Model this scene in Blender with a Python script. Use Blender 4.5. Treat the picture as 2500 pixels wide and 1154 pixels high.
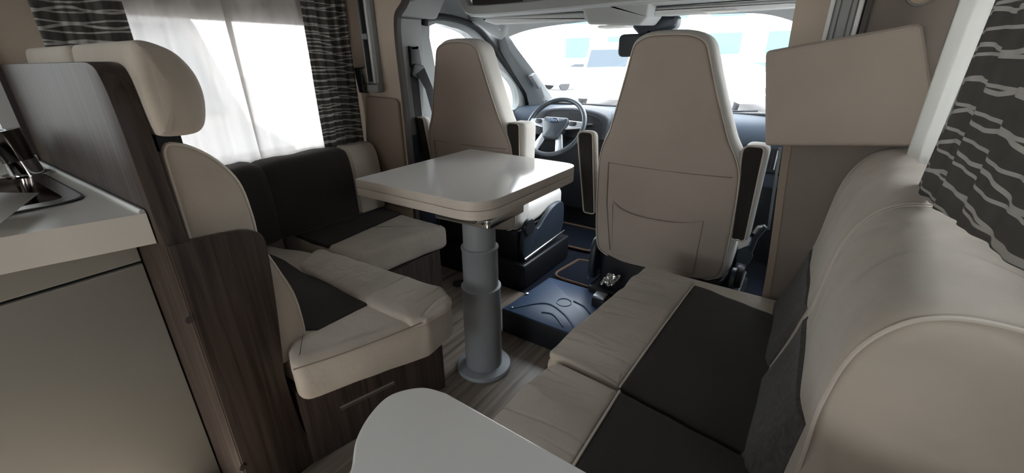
import bpy, bmesh, math, random
from mathutils import Vector, Matrix, noise
random.seed(3)
for o in list(bpy.data.objects): bpy.data.objects.remove(o)
S = bpy.context.scene
COL = S.collection
PI = math.pi

# ------------------------------------------------------------------ camera, sky, sun, exposure
cd = bpy.data.cameras.new('camera'); cam = bpy.data.objects.new('camera', cd); COL.objects.link(cam)
R3 = [[0.825612, -0.211156, 0.523238], [0.564202, 0.319593, -0.761273], [-0.006476, 0.923728, 0.382994]]
cam.matrix_world = Matrix(R3).to_4x4(); cam.location = (0, 0, 1.2)
cd.sensor_width = 36; cd.lens = 15.0581; cd.clip_start = .01; cd.clip_end = 300
S.camera = cam
S.view_settings.view_transform = 'Standard'; S.view_settings.look = 'None'
S.view_settings.gamma = 1; S.view_settings.use_curve_mapping = False
S.view_settings.exposure = 1.16
W = bpy.data.worlds.new('sky'); S.world = W; W.use_nodes = True
wt = W.node_tree; wt.nodes.clear()
wo = wt.nodes.new('ShaderNodeOutputWorld'); wb = wt.nodes.new('ShaderNodeBackground')
tc = wt.nodes.new('ShaderNodeTexCoord'); sx = wt.nodes.new('ShaderNodeSeparateXYZ'); cr = wt.nodes.new('ShaderNodeValToRGB')
wt.links.new(tc.outputs['Generated'], sx.inputs[0]); wt.links.new(sx.outputs['Z'], cr.inputs[0])
cr.color_ramp.elements[0].position = 0.0; cr.color_ramp.elements[0].color = (1, .99, .97, 1)
cr.color_ramp.elements[1].position = .6; cr.color_ramp.elements[1].color = (.84, .91, 1, 1)
wt.links.new(cr.outputs[0], wb.inputs[0]); wb.inputs[1].default_value = 5.5
wt.links.new(wb.outputs[0], wo.inputs[0])
sd = bpy.data.lights.new('sun', 'SUN'); sd.energy = 14; sd.angle = .01; sd.color = (1, .95, .88)
so = bpy.data.objects.new('sun', sd); COL.objects.link(so); so.rotation_euler = (math.radians(42), 0, math.radians(4))
def portal(name, loc, rot, sx, sy):
    d = bpy.data.lights.new(name, 'AREA'); d.shape = 'RECTANGLE'; d.size = sx; d.size_y = sy
    d.cycles.is_portal = True
    o = bpy.data.objects.new(name, d); COL.objects.link(o); o.location = loc; o.rotation_euler = rot
portal('portal_windscreen', (-.97, 2.86, 1.15), (math.radians(-42-90+42), 0, 0), 1.9, .9)
portal('portal_left', (-2.12, .85, 1.15), (0, math.radians(-90), 0), 1.0, 1.0)
portal('portal_right', (.41, .73, 1.25), (0, math.radians(90), 0), .5, 1.3)
portal('portal_cab_left', (-1.98, 2.35, 1.1), (0, math.radians(-90), 0), .7, 1.1)
portal('portal_cab_right', (.08, 2.35, 1.1), (0, math.radians(90), 0), .7, 1.1)
portal('portal_roof', (-.8, -2.0, 2.02), (0, 0, 0), 1.0, 1.0)
portal('portal_kitchen', (-2.12, -.35, 1.37), (0, math.radians(-90), 0), .6, 1.2)
portal('portal_rear', (-.8, -3.05, 1.3), (math.radians(90), 0, 0), 1.3, .7)

# ------------------------------------------------------------------ materials
MATS = {}
def mat(name, col, rough=.5, metal=0, spec=.5, bump=None, var=None, sheen=0, scale=(1, 1, 1), coat=0):
    """bump=(noise scale, strength, distance); var=(noise scale, amount) varies the colour"""
    m = bpy.data.materials.new(name); m.use_nodes = True; nt = m.node_tree
    b = nt.nodes['Principled BSDF']
    b.inputs['Base Color'].default_value = (*col, 1); b.inputs['Roughness'].default_value = rough
    b.inputs['Metallic'].default_value = metal; b.inputs['Specular IOR Level'].default_value = spec
    if sheen: b.inputs['Sheen Weight'].default_value = sheen; b.inputs['Sheen Roughness'].default_value = .5
    if coat: b.inputs['Coat Weight'].default_value = coat; b.inputs['Coat Roughness'].default_value = .08
    if bump or var:
        t = nt.nodes.new('ShaderNodeTexCoord'); mp = nt.nodes.new('ShaderNodeMapping'); mp.inputs['Scale'].default_value = scale
        nt.links.new(t.outputs['Object'], mp.inputs[0])
    if bump:
        n = nt.nodes.new('ShaderNodeTexNoise'); n.inputs['Scale'].default_value = bump[0]; n.inputs['Detail'].default_value = 4
        nt.links.new(mp.outputs[0], n.inputs['Vector'])
        bp = nt.nodes.new('ShaderNodeBump'); bp.inputs['Strength'].default_value = bump[1]; bp.inputs['Distance'].default_value = bump[2]
        nt.links.new(n.outputs['Fac'], bp.inputs['Height']); nt.links.new(bp.outputs[0], b.inputs['Normal'])
    if var:
        n2 = nt.nodes.new('ShaderNodeTexNoise'); n2.inputs['Scale'].default_value = var[0]; n2.inputs['Detail'].default_value = 5
        nt.links.new(mp.outputs[0], n2.inputs['Vector'])
        r = nt.nodes.new('ShaderNodeValToRGB'); r.color_ramp.elements[0].position = .35; r.color_ramp.elements[1].position = .65
        r.color_ramp.elements[0].color = (*[c * (1 - var[1]) for c in col], 1); r.color_ramp.elements[1].color = (*[min(1, c * (1 + var[1])) for c in col], 1)
        nt.links.new(n2.outputs['Fac'], r.inputs[0]); nt.links.new(r.outputs[0], b.inputs['Base Color'])
    MATS[name] = m; return m
CREAM = mat('cream_suede', (.50, .44, .372), .95, spec=.15, bump=(9, .35, .02), var=(6, .08), sheen=.25)
SEATC = mat('seat_cover_cloth', (.47, .40, .345), .95, spec=.15, bump=(500, .15, .001), var=(6, .03), sheen=.15)
SEATS = mat('pale_lit_seat_cloth', (.60, .57, .53), .9, spec=.2, bump=(60, .15, .003))  # paler than the cover cloth: light on the seat sides is in the colour
DARK = mat('dark_weave', (.038, .033, .031), .95, spec=.15, bump=(260, .35, .002), var=(5, .08), sheen=.1)
DARKB = mat('charcoal_twill', (.085, .08, .075), .95, spec=.15, bump=(300, .4, .002), var=(90, .2), sheen=.1)
def gather(name, base, scale, dist=.007):
    m = base.copy(); m.name = name; nt = m.node_tree; b = nt.nodes['Principled BSDF']
    N = nt.nodes.new; L = nt.links.new
    t = N('ShaderNodeTexCoord'); mp = N('ShaderNodeMapping'); mp.inputs['Scale'].default_value = scale; L(t.outputs['Object'], mp.inputs[0])
    n = N('ShaderNodeTexNoise'); n.inputs['Scale'].default_value = 1; n.inputs['Detail'].default_value = 1.5; n.inputs['Distortion'].default_value = .4; L(mp.outputs[0], n.inputs['Vector'])
    a = N('ShaderNodeMath'); a.operation = 'SUBTRACT'; a.inputs[1].default_value = .5; L(n.outputs['Fac'], a.inputs[0])
    c = N('ShaderNodeMath'); c.operation = 'ABSOLUTE'; L(a.outputs[0], c.inputs[0])
    r = N('ShaderNodeMapRange'); r.interpolation_type = 'SMOOTHSTEP'; r.inputs['From Max'].default_value = .055; L(c.outputs[0], r.inputs['Value'])
    bp = N('ShaderNodeBump'); bp.inputs['Strength'].default_value = .55; bp.inputs['Distance'].default_value = dist; L(r.outputs[0], bp.inputs['Height'])
    old = b.inputs['Normal'].links[0].from_socket; L(old, bp.inputs['Normal']); L(bp.outputs[0], b.inputs['Normal']); return m
GATHX = gather('gathered_suede_across', CREAM, (2.2, 15, 3)); GATHY = gather('gathered_suede_along', CREAM, (13, 3.2, 3)); CREAMB = gather('creased_suede', CREAM, (2, 4.5, 2.5), .006)
PIPE = mat('cream_piping', (.62, .56, .49), .8, spec=.2)
SEAM = mat('seam_thread', (.30, .25, .21), .9, spec=.1)
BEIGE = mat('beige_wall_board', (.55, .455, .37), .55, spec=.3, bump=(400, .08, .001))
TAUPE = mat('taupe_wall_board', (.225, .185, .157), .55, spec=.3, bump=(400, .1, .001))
BROWNB = mat('brown_board', (.30, .235, .185), .6, spec=.3, bump=(300, .1, .001))
LAM = mat('white_laminate', (.74, .72, .69), .10, spec=.5)
LAM2 = mat('white_laminate_satin', (.70, .69, .67), .35, spec=.5)
CREAML = mat('cream_laminate', (.66, .62, .56), .3, spec=.5)
EDGE = mat('beige_edge_band', (.62, .555, .49), .4, scale=(3, 3, 60), var=(6, .06))
CAB = mat('greige_cupboard_front', (.325, .33, .31), .45, spec=.4)
HEAD = mat('grey_headliner', (.33, .335, .33), .75, spec=.2, bump=(300, .1, .001))
TRIMG = mat('grey_trim_plastic', (.27, .285, .29), .5, spec=.4)
PILL = mat('dark_grey_pillar_plastic', (.135, .145, .152), .5, spec=.35)
VIS = mat('visor_vinyl', (.46, .465, .46), .6, spec=.3)
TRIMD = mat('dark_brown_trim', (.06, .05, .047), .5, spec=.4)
RUB = mat('black_rubber', (.018, .019, .021), .7, spec=.3)
BLK = mat('black_plastic', (.012, .013, .016), .45, spec=.4)
BLKS = mat('black_seat_plastic', (.022, .03, .042), .4, spec=.5)
DASH = mat('slate_dash_plastic', (.042, .055, .074), .75, spec=.25, bump=(500, .1, .001))
DASHD = mat('dark_dash_plastic', (.020, .023, .028), .65, spec=.3)
STEPM = mat('sky_tinted_step_plastic', (.034, .066, .135), .38, spec=.5, bump=(600, .15, .001))  # black plastic; base colour carries the blue of the reflected sky
CARPET = mat('navy_carpet', (.014, .017, .026), .98, spec=.05, bump=(400, .5, .003))
EDGEB = mat('brown_binding', (.15, .085, .045), .8)
SILV = mat('silver_plastic', (.55, .57, .60), .3, metal=.8)
STEEL = mat('steel', (.55, .54, .52), .22, metal=1)
CHROME = mat('chrome', (.6, .6, .6), .06, metal=1)
DKCHROME = mat('dark_chrome', (.16, .14, .13), .1, metal=1)
PED = mat('grey_powder_coat', (.27, .285, .30), .45, spec=.4, bump=(700, .1, .0006))
FOIL = mat('crumpled_foil', (.75, .75, .75), .18, metal=1)
BELT = mat('black_webbing', (.012, .012, .014), .75, spec=.3)
LEATH = mat('black_leather', (.035, .042, .05), .32, spec=.5)
EMB = mat('blue_emblem', (.02, .06, .16), .2, metal=.3)
PAPER = mat('white_paper', (.78, .78, .75), .6)
WVEH = mat('white_car_paint', (.85, .86, .88), .3, spec=.5, coat=.5)
SVEH = mat('grey_car_paint', (.16, .165, .17), .35, spec=.5, coat=.4)
GVEH = mat('dark_car_glass', (.05, .07, .09), .1, spec=.8)
WALLB = mat('pale_render', (.75, .74, .72), .8)
BLUEG = mat('blue_facade_glass', (.10, .25, .34), .15, spec=.7)

def wood(name, dark, light, rough, axis=(60, 60, 2.5), spec=.45):
    m = bpy.data.materials.new(name); m.use_nodes = True; nt = m.node_tree; b = nt.nodes['Principled BSDF']
    t = nt.nodes.new('ShaderNodeTexCoord'); mp = nt.nodes.new('ShaderNodeMapping'); mp.inputs['Scale'].default_value = axis
    nt.links.new(t.outputs['Object'], mp.inputs[0])
    n = nt.nodes.new('ShaderNodeTexNoise'); n.inputs['Scale'].default_value = 1; n.inputs['Detail'].default_value = 6; n.inputs['Distortion'].default_value = .6
    nt.links.new(mp.outputs[0], n.inputs['Vector'])
    r = nt.nodes.new('ShaderNodeValToRGB'); r.color_ramp.elements[0].position = .32; r.color_ramp.elements[1].position = .68
    r.color_ramp.elements[0].color = (*dark, 1); r.color_ramp.elements[1].color = (*light, 1)
    nt.links.new(n.outputs['Fac'], r.inputs[0]); nt.links.new(r.outputs[0], b.inputs['Base Color'])
    b.inputs['Roughness'].default_value = rough; b.inputs['Specular IOR Level'].default_value = spec
    bp = nt.nodes.new('ShaderNodeBump'); bp.inputs['Strength'].default_value = .12; bp.inputs['Distance'].default_value = .001
    nt.links.new(n.outputs['Fac'], bp.inputs['Height']); nt.links.new(bp.outputs[0], b.inputs['Normal'])
    return m
WOOD = wood('dark_walnut', (.036, .026, .022), (.088, .065, .054), .45, spec=.28)
FLOORM = wood('grey_oak_vinyl', (.10, .078, .062), (.33, .27, .22), .36, axis=(30, 1.4, 30))

def curtain_mat(name, ka, kb, wid, wave, ux):
    """dark cloth printed with pale wandering lines; flat print on the cloth"""
    m = bpy.data.materials.new(name); m.use_nodes = True; nt = m.node_tree; b = nt.nodes['Principled BSDF']
    N = nt.nodes.new; L = nt.links.new
    t = N('ShaderNodeTexCoord'); s = N('ShaderNodeSeparateXYZ'); L(t.outputs['UV'], s.inputs[0])
    prev = None
    for k, (fr, amp, off) in enumerate(((ka, .9, 0), (kb, 1.1, 7.3))):
        mp = N('ShaderNodeMapping'); mp.inputs['Scale'].default_value = (ux * (1 + .35 * k), 4, 1); mp.inputs['Location'].default_value = (off, off * 2, 0)
        L(t.outputs['UV'], mp.inputs[0])
        n = N('ShaderNodeTexNoise'); n.inputs['Scale'].default_value = 1; n.inputs['Detail'].default_value = 0
        L(mp.outputs[0], n.inputs['Vector'])
        a = N('ShaderNodeMath'); a.operation = 'MULTIPLY'; a.inputs[1].default_value = fr; L(s.outputs['Y'], a.inputs[0])
        c = N('ShaderNodeMath'); c.operation = 'MULTIPLY_ADD'; c.inputs[1].default_value = amp * wave; L(n.outputs['Fac'], c.inputs[0]); L(a.outputs[0], c.inputs[2])
        f = N('ShaderNodeMath'); f.operation = 'FRACT'; L(c.outputs[0], f.inputs[0])
        d = N('ShaderNodeMath'); d.operation = 'SUBTRACT'; d.inputs[1].default_value = .5; L(f.outputs[0], d.inputs[0])
        e = N('ShaderNodeMath'); e.operation = 'ABSOLUTE'; L(d.outputs[0], e.inputs[0])
        g = N('ShaderNodeMath'); g.operation = 'LESS_THAN'; g.inputs[1].default_value = wid; L(e.outputs[0], g.inputs[0])
        if prev is None: prev = g
        else:
            h = N('ShaderNodeMath'); h.operation = 'MAXIMUM'; L(prev.outputs[0], h.inputs[0]); L(g.outputs[0], h.inputs[1]); prev = h
    mx = N('ShaderNodeMix'); mx.data_type = 'RGBA'; L(prev.outputs[0], mx.inputs['Factor'])
    mx.inputs['A'].default_value = (.11, .104, .095, 1); mx.inputs['B'].default_value = (.54, .53, .50, 1)
    L(mx.outputs['Result'], b.inputs['Base Color']); b.inputs['Roughness'].default_value = .7; b.inputs['Specular IOR Level'].default_value = .3
    tr = N('ShaderNodeBsdfTranslucent'); L(mx.outputs['Result'], tr.inputs[0])
    ms = N('ShaderNodeMixShader'); ms.inputs[0].default_value = .22
    L(b.outputs[0], ms.inputs[1]); L(tr.outputs[0], ms.inputs[2]); L(ms.outputs[0], nt.nodes['Material Output'].inputs[0])
    return m
CURT = curtain_mat('striped_curtain_cloth', 34, 25, .085, 1.5, 5)
CURTW = curtain_mat('wide_striped_curtain_cloth', 26, 19, .068, .9, 4.5)
def sheer_mat(name, clear, dens):
    m = bpy.data.materials.new(name); m.use_nodes = True; nt = m.node_tree; nt.nodes.remove(nt.nodes['Principled BSDF'])
    N = nt.nodes.new; L = nt.links.new
    d = N('ShaderNodeBsdfDiffuse'); d.inputs[0].default_value = (*dens, 1); t = N('ShaderNodeBsdfTranslucent'); t.inputs[0].default_value = (*dens, 1)
    m1 = N('ShaderNodeMixShader'); m1.inputs[0].default_value = .45; L(d.outputs[0], m1.inputs[1]); L(t.outputs[0], m1.inputs[2])
    tp = N('ShaderNodeBsdfTransparent'); m2 = N('ShaderNodeMixShader'); m2.inputs[0].default_value = clear
    L(m1.outputs[0], m2.inputs[1]); L(tp.outputs[0], m2.inputs[2]); L(m2.outputs[0], nt.nodes['Material Output'].inputs[0])
    return m
SHEER = sheer_mat('sheer_voile', .30, (.66, .64, .615))
SHEER2 = sheer_mat('dense_voile', .06, (.86, .86, .84))
def glass_mat(name, tint, refl):
    m = bpy.data.materials.new(name); m.use_nodes = True; nt = m.node_tree; nt.nodes.remove(nt.nodes['Principled BSDF'])
    N = nt.nodes.new; L = nt.links.new
    tp = N('ShaderNodeBsdfTransparent'); tp.inputs[0].default_value = (*tint, 1); g = N('ShaderNodeBsdfGlossy'); g.inputs['Roughness'].default_value = .02
    f = N('ShaderNodeFresnel'); f.inputs[0].default_value = 1.35
    q = N('ShaderNodeMath'); q.operation = 'MULTIPLY'; q.inputs[1].default_value = refl; L(f.outputs[0], q.inputs[0])
    ms = N('ShaderNodeMixShader'); L(q.outputs[0], ms.inputs[0]); L(tp.outputs[0], ms.inputs[1]); L(g.outputs[0], ms.inputs[2])
    L(ms.outputs[0], nt.nodes['Material Output'].inputs[0]); return m
GLASS = glass_mat('clear_glass', (.95, .97, .97), .7)
ACRYL = glass_mat('smoked_acrylic', (.86, .86, .86), .7)
def paver_mat():
    m = bpy.data.materials.new('paver_setts'); m.use_nodes = True; nt = m.node_tree; b = nt.nodes['Principled BSDF']
    t = nt.nodes.new('ShaderNodeTexCoord'); k = nt.nodes.new('ShaderNodeTexBrick'); k.inputs['Scale'].default_value = 2.2
    k.inputs['Color1'].default_value = (.42, .41, .40, 1); k.inputs['Color2'].default_value = (.50, .49, .48, 1); k.inputs['Mortar'].default_value = (.16, .16, .17, 1)
    k.inputs['Mortar Size'].default_value = .035
    nt.links.new(t.outputs['Object'], k.inputs['Vector']); nt.links.new(k.outputs['Color'], b.inputs['Base Color']); b.inputs['Roughness'].default_value = .85
    return m
PAVER = paver_mat()

# ------------------------------------------------------------------ mesh helpers
ORG = {}
class MB:
    def __init__(s): s.v = []; s.f = []; s.uv = None
    def add(s, vs, fs):
        n = len(s.v); s.v += [Vector(p) for p in vs]; s.f += [tuple(i + n for i in f) for f in fs]; return s
    def box(s, a, b):
        x0, y0, z0 = a; x1, y1, z1 = b
        return s.add([(x0,y0,z0),(x1,y0,z0),(x1,y1,z0),(x0,y1,z0),(x0,y0,z1),(x1,y0,z1),(x1,y1,z1),(x0,y1,z1)],
                     [(3,2,1,0),(4,5,6,7),(0,1,5,4),(1,2,6,5),(2,3,7,6),(3,0,4,7)])
    def rings(s, rings, cap0=True, cap1=True, closed=True):
        n = len(rings[0]); base = len(s.v); fs = []
        for r in rings: s.v += [Vector(p) for p in r]
        for i in range(len(rings) - 1):
            for j in range(n if closed else n - 1):
                k = (j + 1) % n
                fs.append((base+i*n+j, base+i*n+k, base+(i+1)*n+k, base+(i+1)*n+j))
        if cap0: fs.append(tuple(base + j for j in range(n))[::-1])
        if cap1: fs.append(tuple(base + (len(rings)-1)*n + j for j in range(n)))
        s.f += fs; return s
    def slab(s, out, fmap, t, r=0, m=4, puff0=0, puff1=0):
        """outline (a,b) given depth t along c with rims rounded by r; puff0/puff1 bulge the caps at c=0 / c=t; fmap(a,b,c)->point"""
        out = ccw(out); rs = []
        if r > 0:
            for k in range(m + 1):
                th = k / m * PI / 2; o2 = inset(out, r * (1 - math.sin(th))); rs.append([fmap(a, b, r * (1 - math.cos(th))) for a, b in o2])
            for k in range(m, -1, -1):
                th = k / m * PI / 2; o2 = inset(out, r * (1 - math.sin(th))); rs.append([fmap(a, b, t - r * (1 - math.cos(th))) for a, b in o2])
            core = inset(out, r)
        else:
            rs = [[fmap(a, b, 0) for a, b in out], [fmap(a, b, t) for a, b in out]]; core = out
        ca = sum(p[0] for p in core) / len(core); cb = sum(p[1] for p in core) / len(core)
        def inner(c0, sg, pf):
            q = []
            for k in (.95, .88, .79, .68, .55, .4, .22, .03):
                q.append([fmap(ca + (a - ca) * k, cb + (b - cb) * k, c0 + sg * pf * (1 - k * k)) for a, b in core])
            return q
        if puff0: rs = inner(0, -1, puff0)[::-1] + rs
        if puff1: rs = rs + inner(t, 1, puff1)
        return s.rings(rs)
    def tube(s, pts, r, n=8, closed=False, taper=None):
        pts = [Vector(p) for p in pts]; rs = []; N = len(pts); up = None
        for i, p in enumerate(pts):
            if closed: d = pts[(i+1) % N] - pts[i-1]
            else: d = pts[min(i+1, N-1)] - pts[max(i-1, 0)]
            d.normalize()
            if up is None: up = d.orthogonal().normalized()
            up = (up - d * up.dot(d)); up = up.normalized() if up.length > 1e-6 else d.orthogonal().normalized()
            w = d.cross(up); rr = r if taper is None else r * taper[i]
            rs.append([p + (up * math.cos(2*PI*k/n) + w * math.sin(2*PI*k/n)) * rr for k in range(n)])
        if closed: return s.rings(rs + [rs[0]], False, False)
        return s.rings(rs)
    def lathe(s, prof, c=(0, 0, 0), n=32, ax=None):
        c = Vector(c); ax = ax or (Vector((1,0,0)), Vector((0,1,0)), Vector((0,0,1)))
        rs = [[c + ax[0]*(r*math.cos(2*PI*k/n)) + ax[1]*(r*math.sin(2*PI*k/n)) + ax[2]*z for k in range(n)] for r, z in prof]
        return s.rings(rs)
    def ribbon(s, pts, half, th):
        """flat strap through pts, half-width vectors and thickness vectors given"""
        rs = []
        for p, h, t in zip(pts, half, th):
            p, h, t = Vector(p), Vector(h), Vector(t); rs.append([p-h-t, p+h-t, p+h+t, p-h+t])
        return s.rings(rs)
    def grid(s, nu, nv, fn, th=None):
        base = len(s.v)
        for j in range(nv + 1):
            for i in range(nu + 1): s.v.append(Vector(fn(i/nu, j/nv)))
        s.f += [(base+j*(nu+1)+i, base+j*(nu+1)+i+1, base+(j+1)*(nu+1)+i+1, base+(j+1)*(nu+1)+i) for j in range(nv) for i in range(nu)]
        return s
    def warp(s, fn):
        s.v = [Vector(fn(p)) for p in s.v]; return s
def ccw(o):
    o = [tuple(p) for p in o]; a = sum(o[i-1][0]*o[i][1] - o[i][0]*o[i-1][1] for i in range(len(o)))
    return o if a > 0 else o[::-1]
def inset(o, d):
    if abs(d) < 1e-9: return list(o)
    r = []; n = len(o)
    for i in range(n):
        p, q, w = Vector(o[i-1]), Vector(o[i]), Vector(o[(i+1) % n])
        e1 = (q-p).normalized() if (q-p).length > 1e-9 else Vector((1,0)); e2 = (w-q).normalized() if (w-q).length > 1e-9 else e1
        n1 = Vector((-e1.y, e1.x)); n2 = Vector((-e2.y, e2.x)); b = n1 + n2
        b = b.normalized() if b.length > 1e-6 else n1
        k = d / max(.5, b.dot(n1)); r.append((q.x + b.x*k, q.y + b.y*k))
    return r
def rpoly(pts, rad, n=5, step=None):
    """polygon with rounded corners; rad is one radius or one per corner"""
    out = []; N = len(pts); rad = rad if isinstance(rad, (list, tuple)) else [rad]*N
    for i in range(N):
        p, q, w = Vector(pts[i-1]), Vector(pts[i]), Vector(pts[(i+1) % N]); r = rad[i]
        if r <= 0: out.append(tuple(q)); continue
        a, b = (p-q).normalized(), (w-q).normalized(); ang = a.angle(b); t = min(r/math.tan(ang/2), .48*(p-q).length, .48*(w-q).length)
        A, B = q + a*t, q + b*t
        for k in range(n + 1):
            u = k/n; out.append(tuple(A*(1-u)**2 + q*2*u*(1-u) + B*u*u))
    return dens(out, step) if step else out
def dens(o, step):
    r = []
    for i in range(len(o)):
        a, b = Vector(o[i]), Vector(o[(i+1) % len(o)]); k = max(1, int((b-a).length/step))
        r += [tuple(a.lerp(b, j/k)) for j in range(k)]
    return r
def spline(pts, n=6, closed=False):
    P = [Vector(p) for p in pts]; N = len(P); out = []
    for i in range(N if closed else N-1):
        g = lambda k: P[k % N] if closed else P[max(0, min(N-1, k))]
        a, b, c, d = g(i-1), g(i), g(i+1), g(i+2)
        for k in range(n):
            t = k/n; out.append(tuple(.5*((2*b) + (c-a)*t + (2*a-5*b+4*c-d)*t*t + (3*b-a-3*c+d)*t**3)))
    if not closed: out.append(tuple(P[-1]))
    return out
XY = lambda z1: (lambda a, b, c: (a, b, z1 - c))       # outline in plan, c goes down from z1
XZ = lambda y0: (lambda a, b, c: (a, y0 + c, b))       # outline seen from the rear, c goes forward
YZ = lambda x0: (lambda a, b, c: (x0 - c, a, b))       # outline seen from the right, c goes left
def link(mb, name, m, org, sharp=.7):
    me = bpy.data.meshes.new(name); me.from_pydata([tuple(p - org) for p in mb.v], [], mb.f)
    bm = bmesh.new(); bm.from_mesh(me); bmesh.ops.remove_doubles(bm, verts=bm.verts, dist=1e-6); bmesh.ops.recalc_face_normals(bm, faces=bm.faces); bm.to_mesh(me); bm.free()
    me.shade_smooth(); me.set_sharp_from_angle(angle=sharp)
    me.materials.append(m); o = bpy.data.objects.new(name, me); COL.objects.link(o); return o
def thing(name, label, cat, loc, group=None):
    o = bpy.data.objects.new(name, None); COL.objects.link(o); o.location = loc; o.empty_display_size = .05
    o['label'] = label; o['category'] = cat
    if group: o['group'] = group
    ORG[o] = Vector(loc); return o
def part(mb, name, m, parent, label=None, sharp=.7, kind=None):
    o = link(mb, name, m, ORG[parent], sharp); o.parent = parent; ORG[o] = ORG[parent]
    if label: o['label'] = label
    if kind: o['kind'] = kind
    return o
def solo(mb, name, m, label, cat, group=None, kind=None, sharp=.7):
    xs = [p.x for p in mb.v]; ys = [p.y for p in mb.v]; zs = [p.z for p in mb.v]
    org = Vector(((min(xs)+max(xs))/2, (min(ys)+max(ys))/2, min(zs)))
    o = link(mb, name, m, org, sharp); o.location = org; ORG[o] = org
    if kind != 'structure': o['label'] = label; o['category'] = cat
    elif label: o['label'] = label
    if group: o['group'] = group
    if kind: o['kind'] = kind
    return o
def struct(mb, name, m, label=None, sharp=.7): return solo(mb, name, m, label, None, kind='structure', sharp=sharp)
def dup(root, off, label, name=None):
    r = root.copy(); COL.objects.link(r); r.location = root.location + Vector(off); r['label'] = label
    for c in root.children:
        k = c.copy(); COL.objects.link(k); k.parent = r
        for g in c.children: h = g.copy(); COL.objects.link(h); h.parent = k
    return r
def solidify(o, t):
    md = o.modifiers.new('thickness', 'SOLIDIFY'); md.thickness = t; md.offset = 0
def set_uv(o, fn):
    me = o.data; uv = me.uv_layers.new(name='UVMap')
    for l in me.loops: uv.data[l.index].uv = fn(me.vertices[l.vertex_index].co)

# ------------------------------------------------------------------ shell of the living area
XL, XR, YF, ZC, YR = -2.06, .36, 1.5, 1.98, -3.0
struct(MB().box((XL-.05, YR, -.04), (XR+.05, 1.745, 0)), 'floor', FLOORM)
def wall_with_hole(name, fixed, th, a0, a1, z0, z1, holes, m, axis='x'):
    b = MB()
    def bx(p0, p1, q0, q1):
        if p1-p0 < 1e-4 or q1-q0 < 1e-4: return
        if axis == 'x': b.box((min(fixed, fixed+th), p0, q0), (max(fixed, fixed+th), p1, q1))
        elif axis == 'y': b.box((p0, min(fixed, fixed+th), q0), (p1, max(fixed, fixed+th), q1))
        else: b.box((p0, q0, min(fixed, fixed+th)), (p1, q1, max(fixed, fixed+th)))
    cur = a0
    for (h0, h1, k0, k1) in sorted(holes):
        bx(cur, h0, z0, z1); bx(h0, h1, z0, k0); bx(h0, h1, k1, z1); cur = h1
    bx(cur, a1, z0, z1)
    return struct(b, name, m)
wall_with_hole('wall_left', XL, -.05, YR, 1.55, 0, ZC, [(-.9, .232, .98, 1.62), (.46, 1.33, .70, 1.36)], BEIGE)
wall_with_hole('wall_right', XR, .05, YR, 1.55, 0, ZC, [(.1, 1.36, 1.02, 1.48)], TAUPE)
wall_with_hole('wall_rear', YR, -.05, XL, XR, 0, ZC, [(-1.45, -.15, 1.0, 1.6)], BEIGE, 'y')
wall_with_hole('ceiling', ZC, .05, XL, XR, YR, 1.9, [(-1.25, -.35, -2.45, -1.6)], HEAD, 'z')
TINT = glass_mat('tinted_acrylic', (.58, .58, .57), .6)
SMOKE = glass_mat('dark_smoked_acrylic', (.36, .37, .37), .6)
def window(name, x, y0, y1, z0, z1, sgn, bar=True):
    fr = MB(); w = .035
    for a, b in (((y0-w, z0-w), (y1+w, z0+.008)), ((y0-w, z1-.008), (y1+w, z1+w)), ((y0-w, z0), (y0+.008, z1)), ((y1-.008, z0), (y1+w, z1))):
        fr.box((min(x, x+sgn*.03)-.012, a[0], a[1]), (max(x, x+sgn*.03)+.012, b[0], b[1]))
    o = struct(fr, name, LAM2)
    g = MB().box((x+sgn*.015-.002, y0, z0), (x+sgn*.015+.002, y1, z1)); part(g, 'pane', ACRYL if bar else SMOKE if bar is False else TINT, o)
    return o
window('window_1', XL, .46, 1.33, .70, 1.36, -1)
window('window_2', XR, .1, 1.36, 1.02, 1.48, 1, None)
window('window_3', XL, -.9, .232, .98, 1.62, -1, False)
# a roof light over the kitchen and a rear window behind the viewer
g = MB().box((-1.27, -2.47, ZC+.05), (-.33, -1.58, ZC+.056)); struct(g, 'window_4', GLASS)
g = MB().box((-1.45, YR-.03, 1.0), (-.15, YR-.024, 1.6)); struct(g, 'window_5', GLASS)

# ------------------------------------------------------------------ front bulkheads with the arched opening to the cab
edge = spline([(-1.667, 0), (-1.667, .704), (-1.668, 1.007), (-1.671, 1.348), (-1.603, 1.442), (-1.46, 1.62), (-1.2, 1.74), (-.97, 1.76)], 8)
bl = MB().slab([(XL, 0)] + edge + [(-.97, ZC), (XL, ZC)], XZ(YF), .015)
wl = struct(bl, 'wall_front_left', BEIGE)
tr = MB(); rs = []
for i, p in enumerate(edge):
    a = Vector(edge[max(0, i-1)]); b = Vector(edge[min(len(edge)-1, i+1)]); d = (b-a).normalized(); n = Vector((d.y, -d.x))
    q = Vector(p); o0, o1 = q - n*.004, q + n*.018
    rs.append([(o0.x, YF-.006, o0.y), (o1.x, YF-.006, o1.y), (o1.x, YF+.018, o1.y), (o0.x, YF+.018, o0.y)])
part(tr.rings(rs), 'edge_trim', TRIMD, wl, 'dark brown edging strip')
pn = rpoly([(-1.934,1.03), (-1.692,1.024), (-1.69, .45), (-2.04, .45)], [.01, .035, .01, .01])
part(MB().slab(pn, XZ(YF-.014), .016, .006, 3), 'lower_panel', BROWNB, wl, 'raised beige lower panel with a rounded corner')
pn = rpoly([(-2.05, 1.9), (-2.05, 1.165), (-1.905, 1.165), (-1.87, 1.47), (-1.84, 1.9)], [0, .01, .03, 0, 0])
part(MB().slab(pn, XZ(YF-.012), .012, .004, 2), 'upper_panel', BROWNB, wl, 'brown upper panel beside the blind track')
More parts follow.
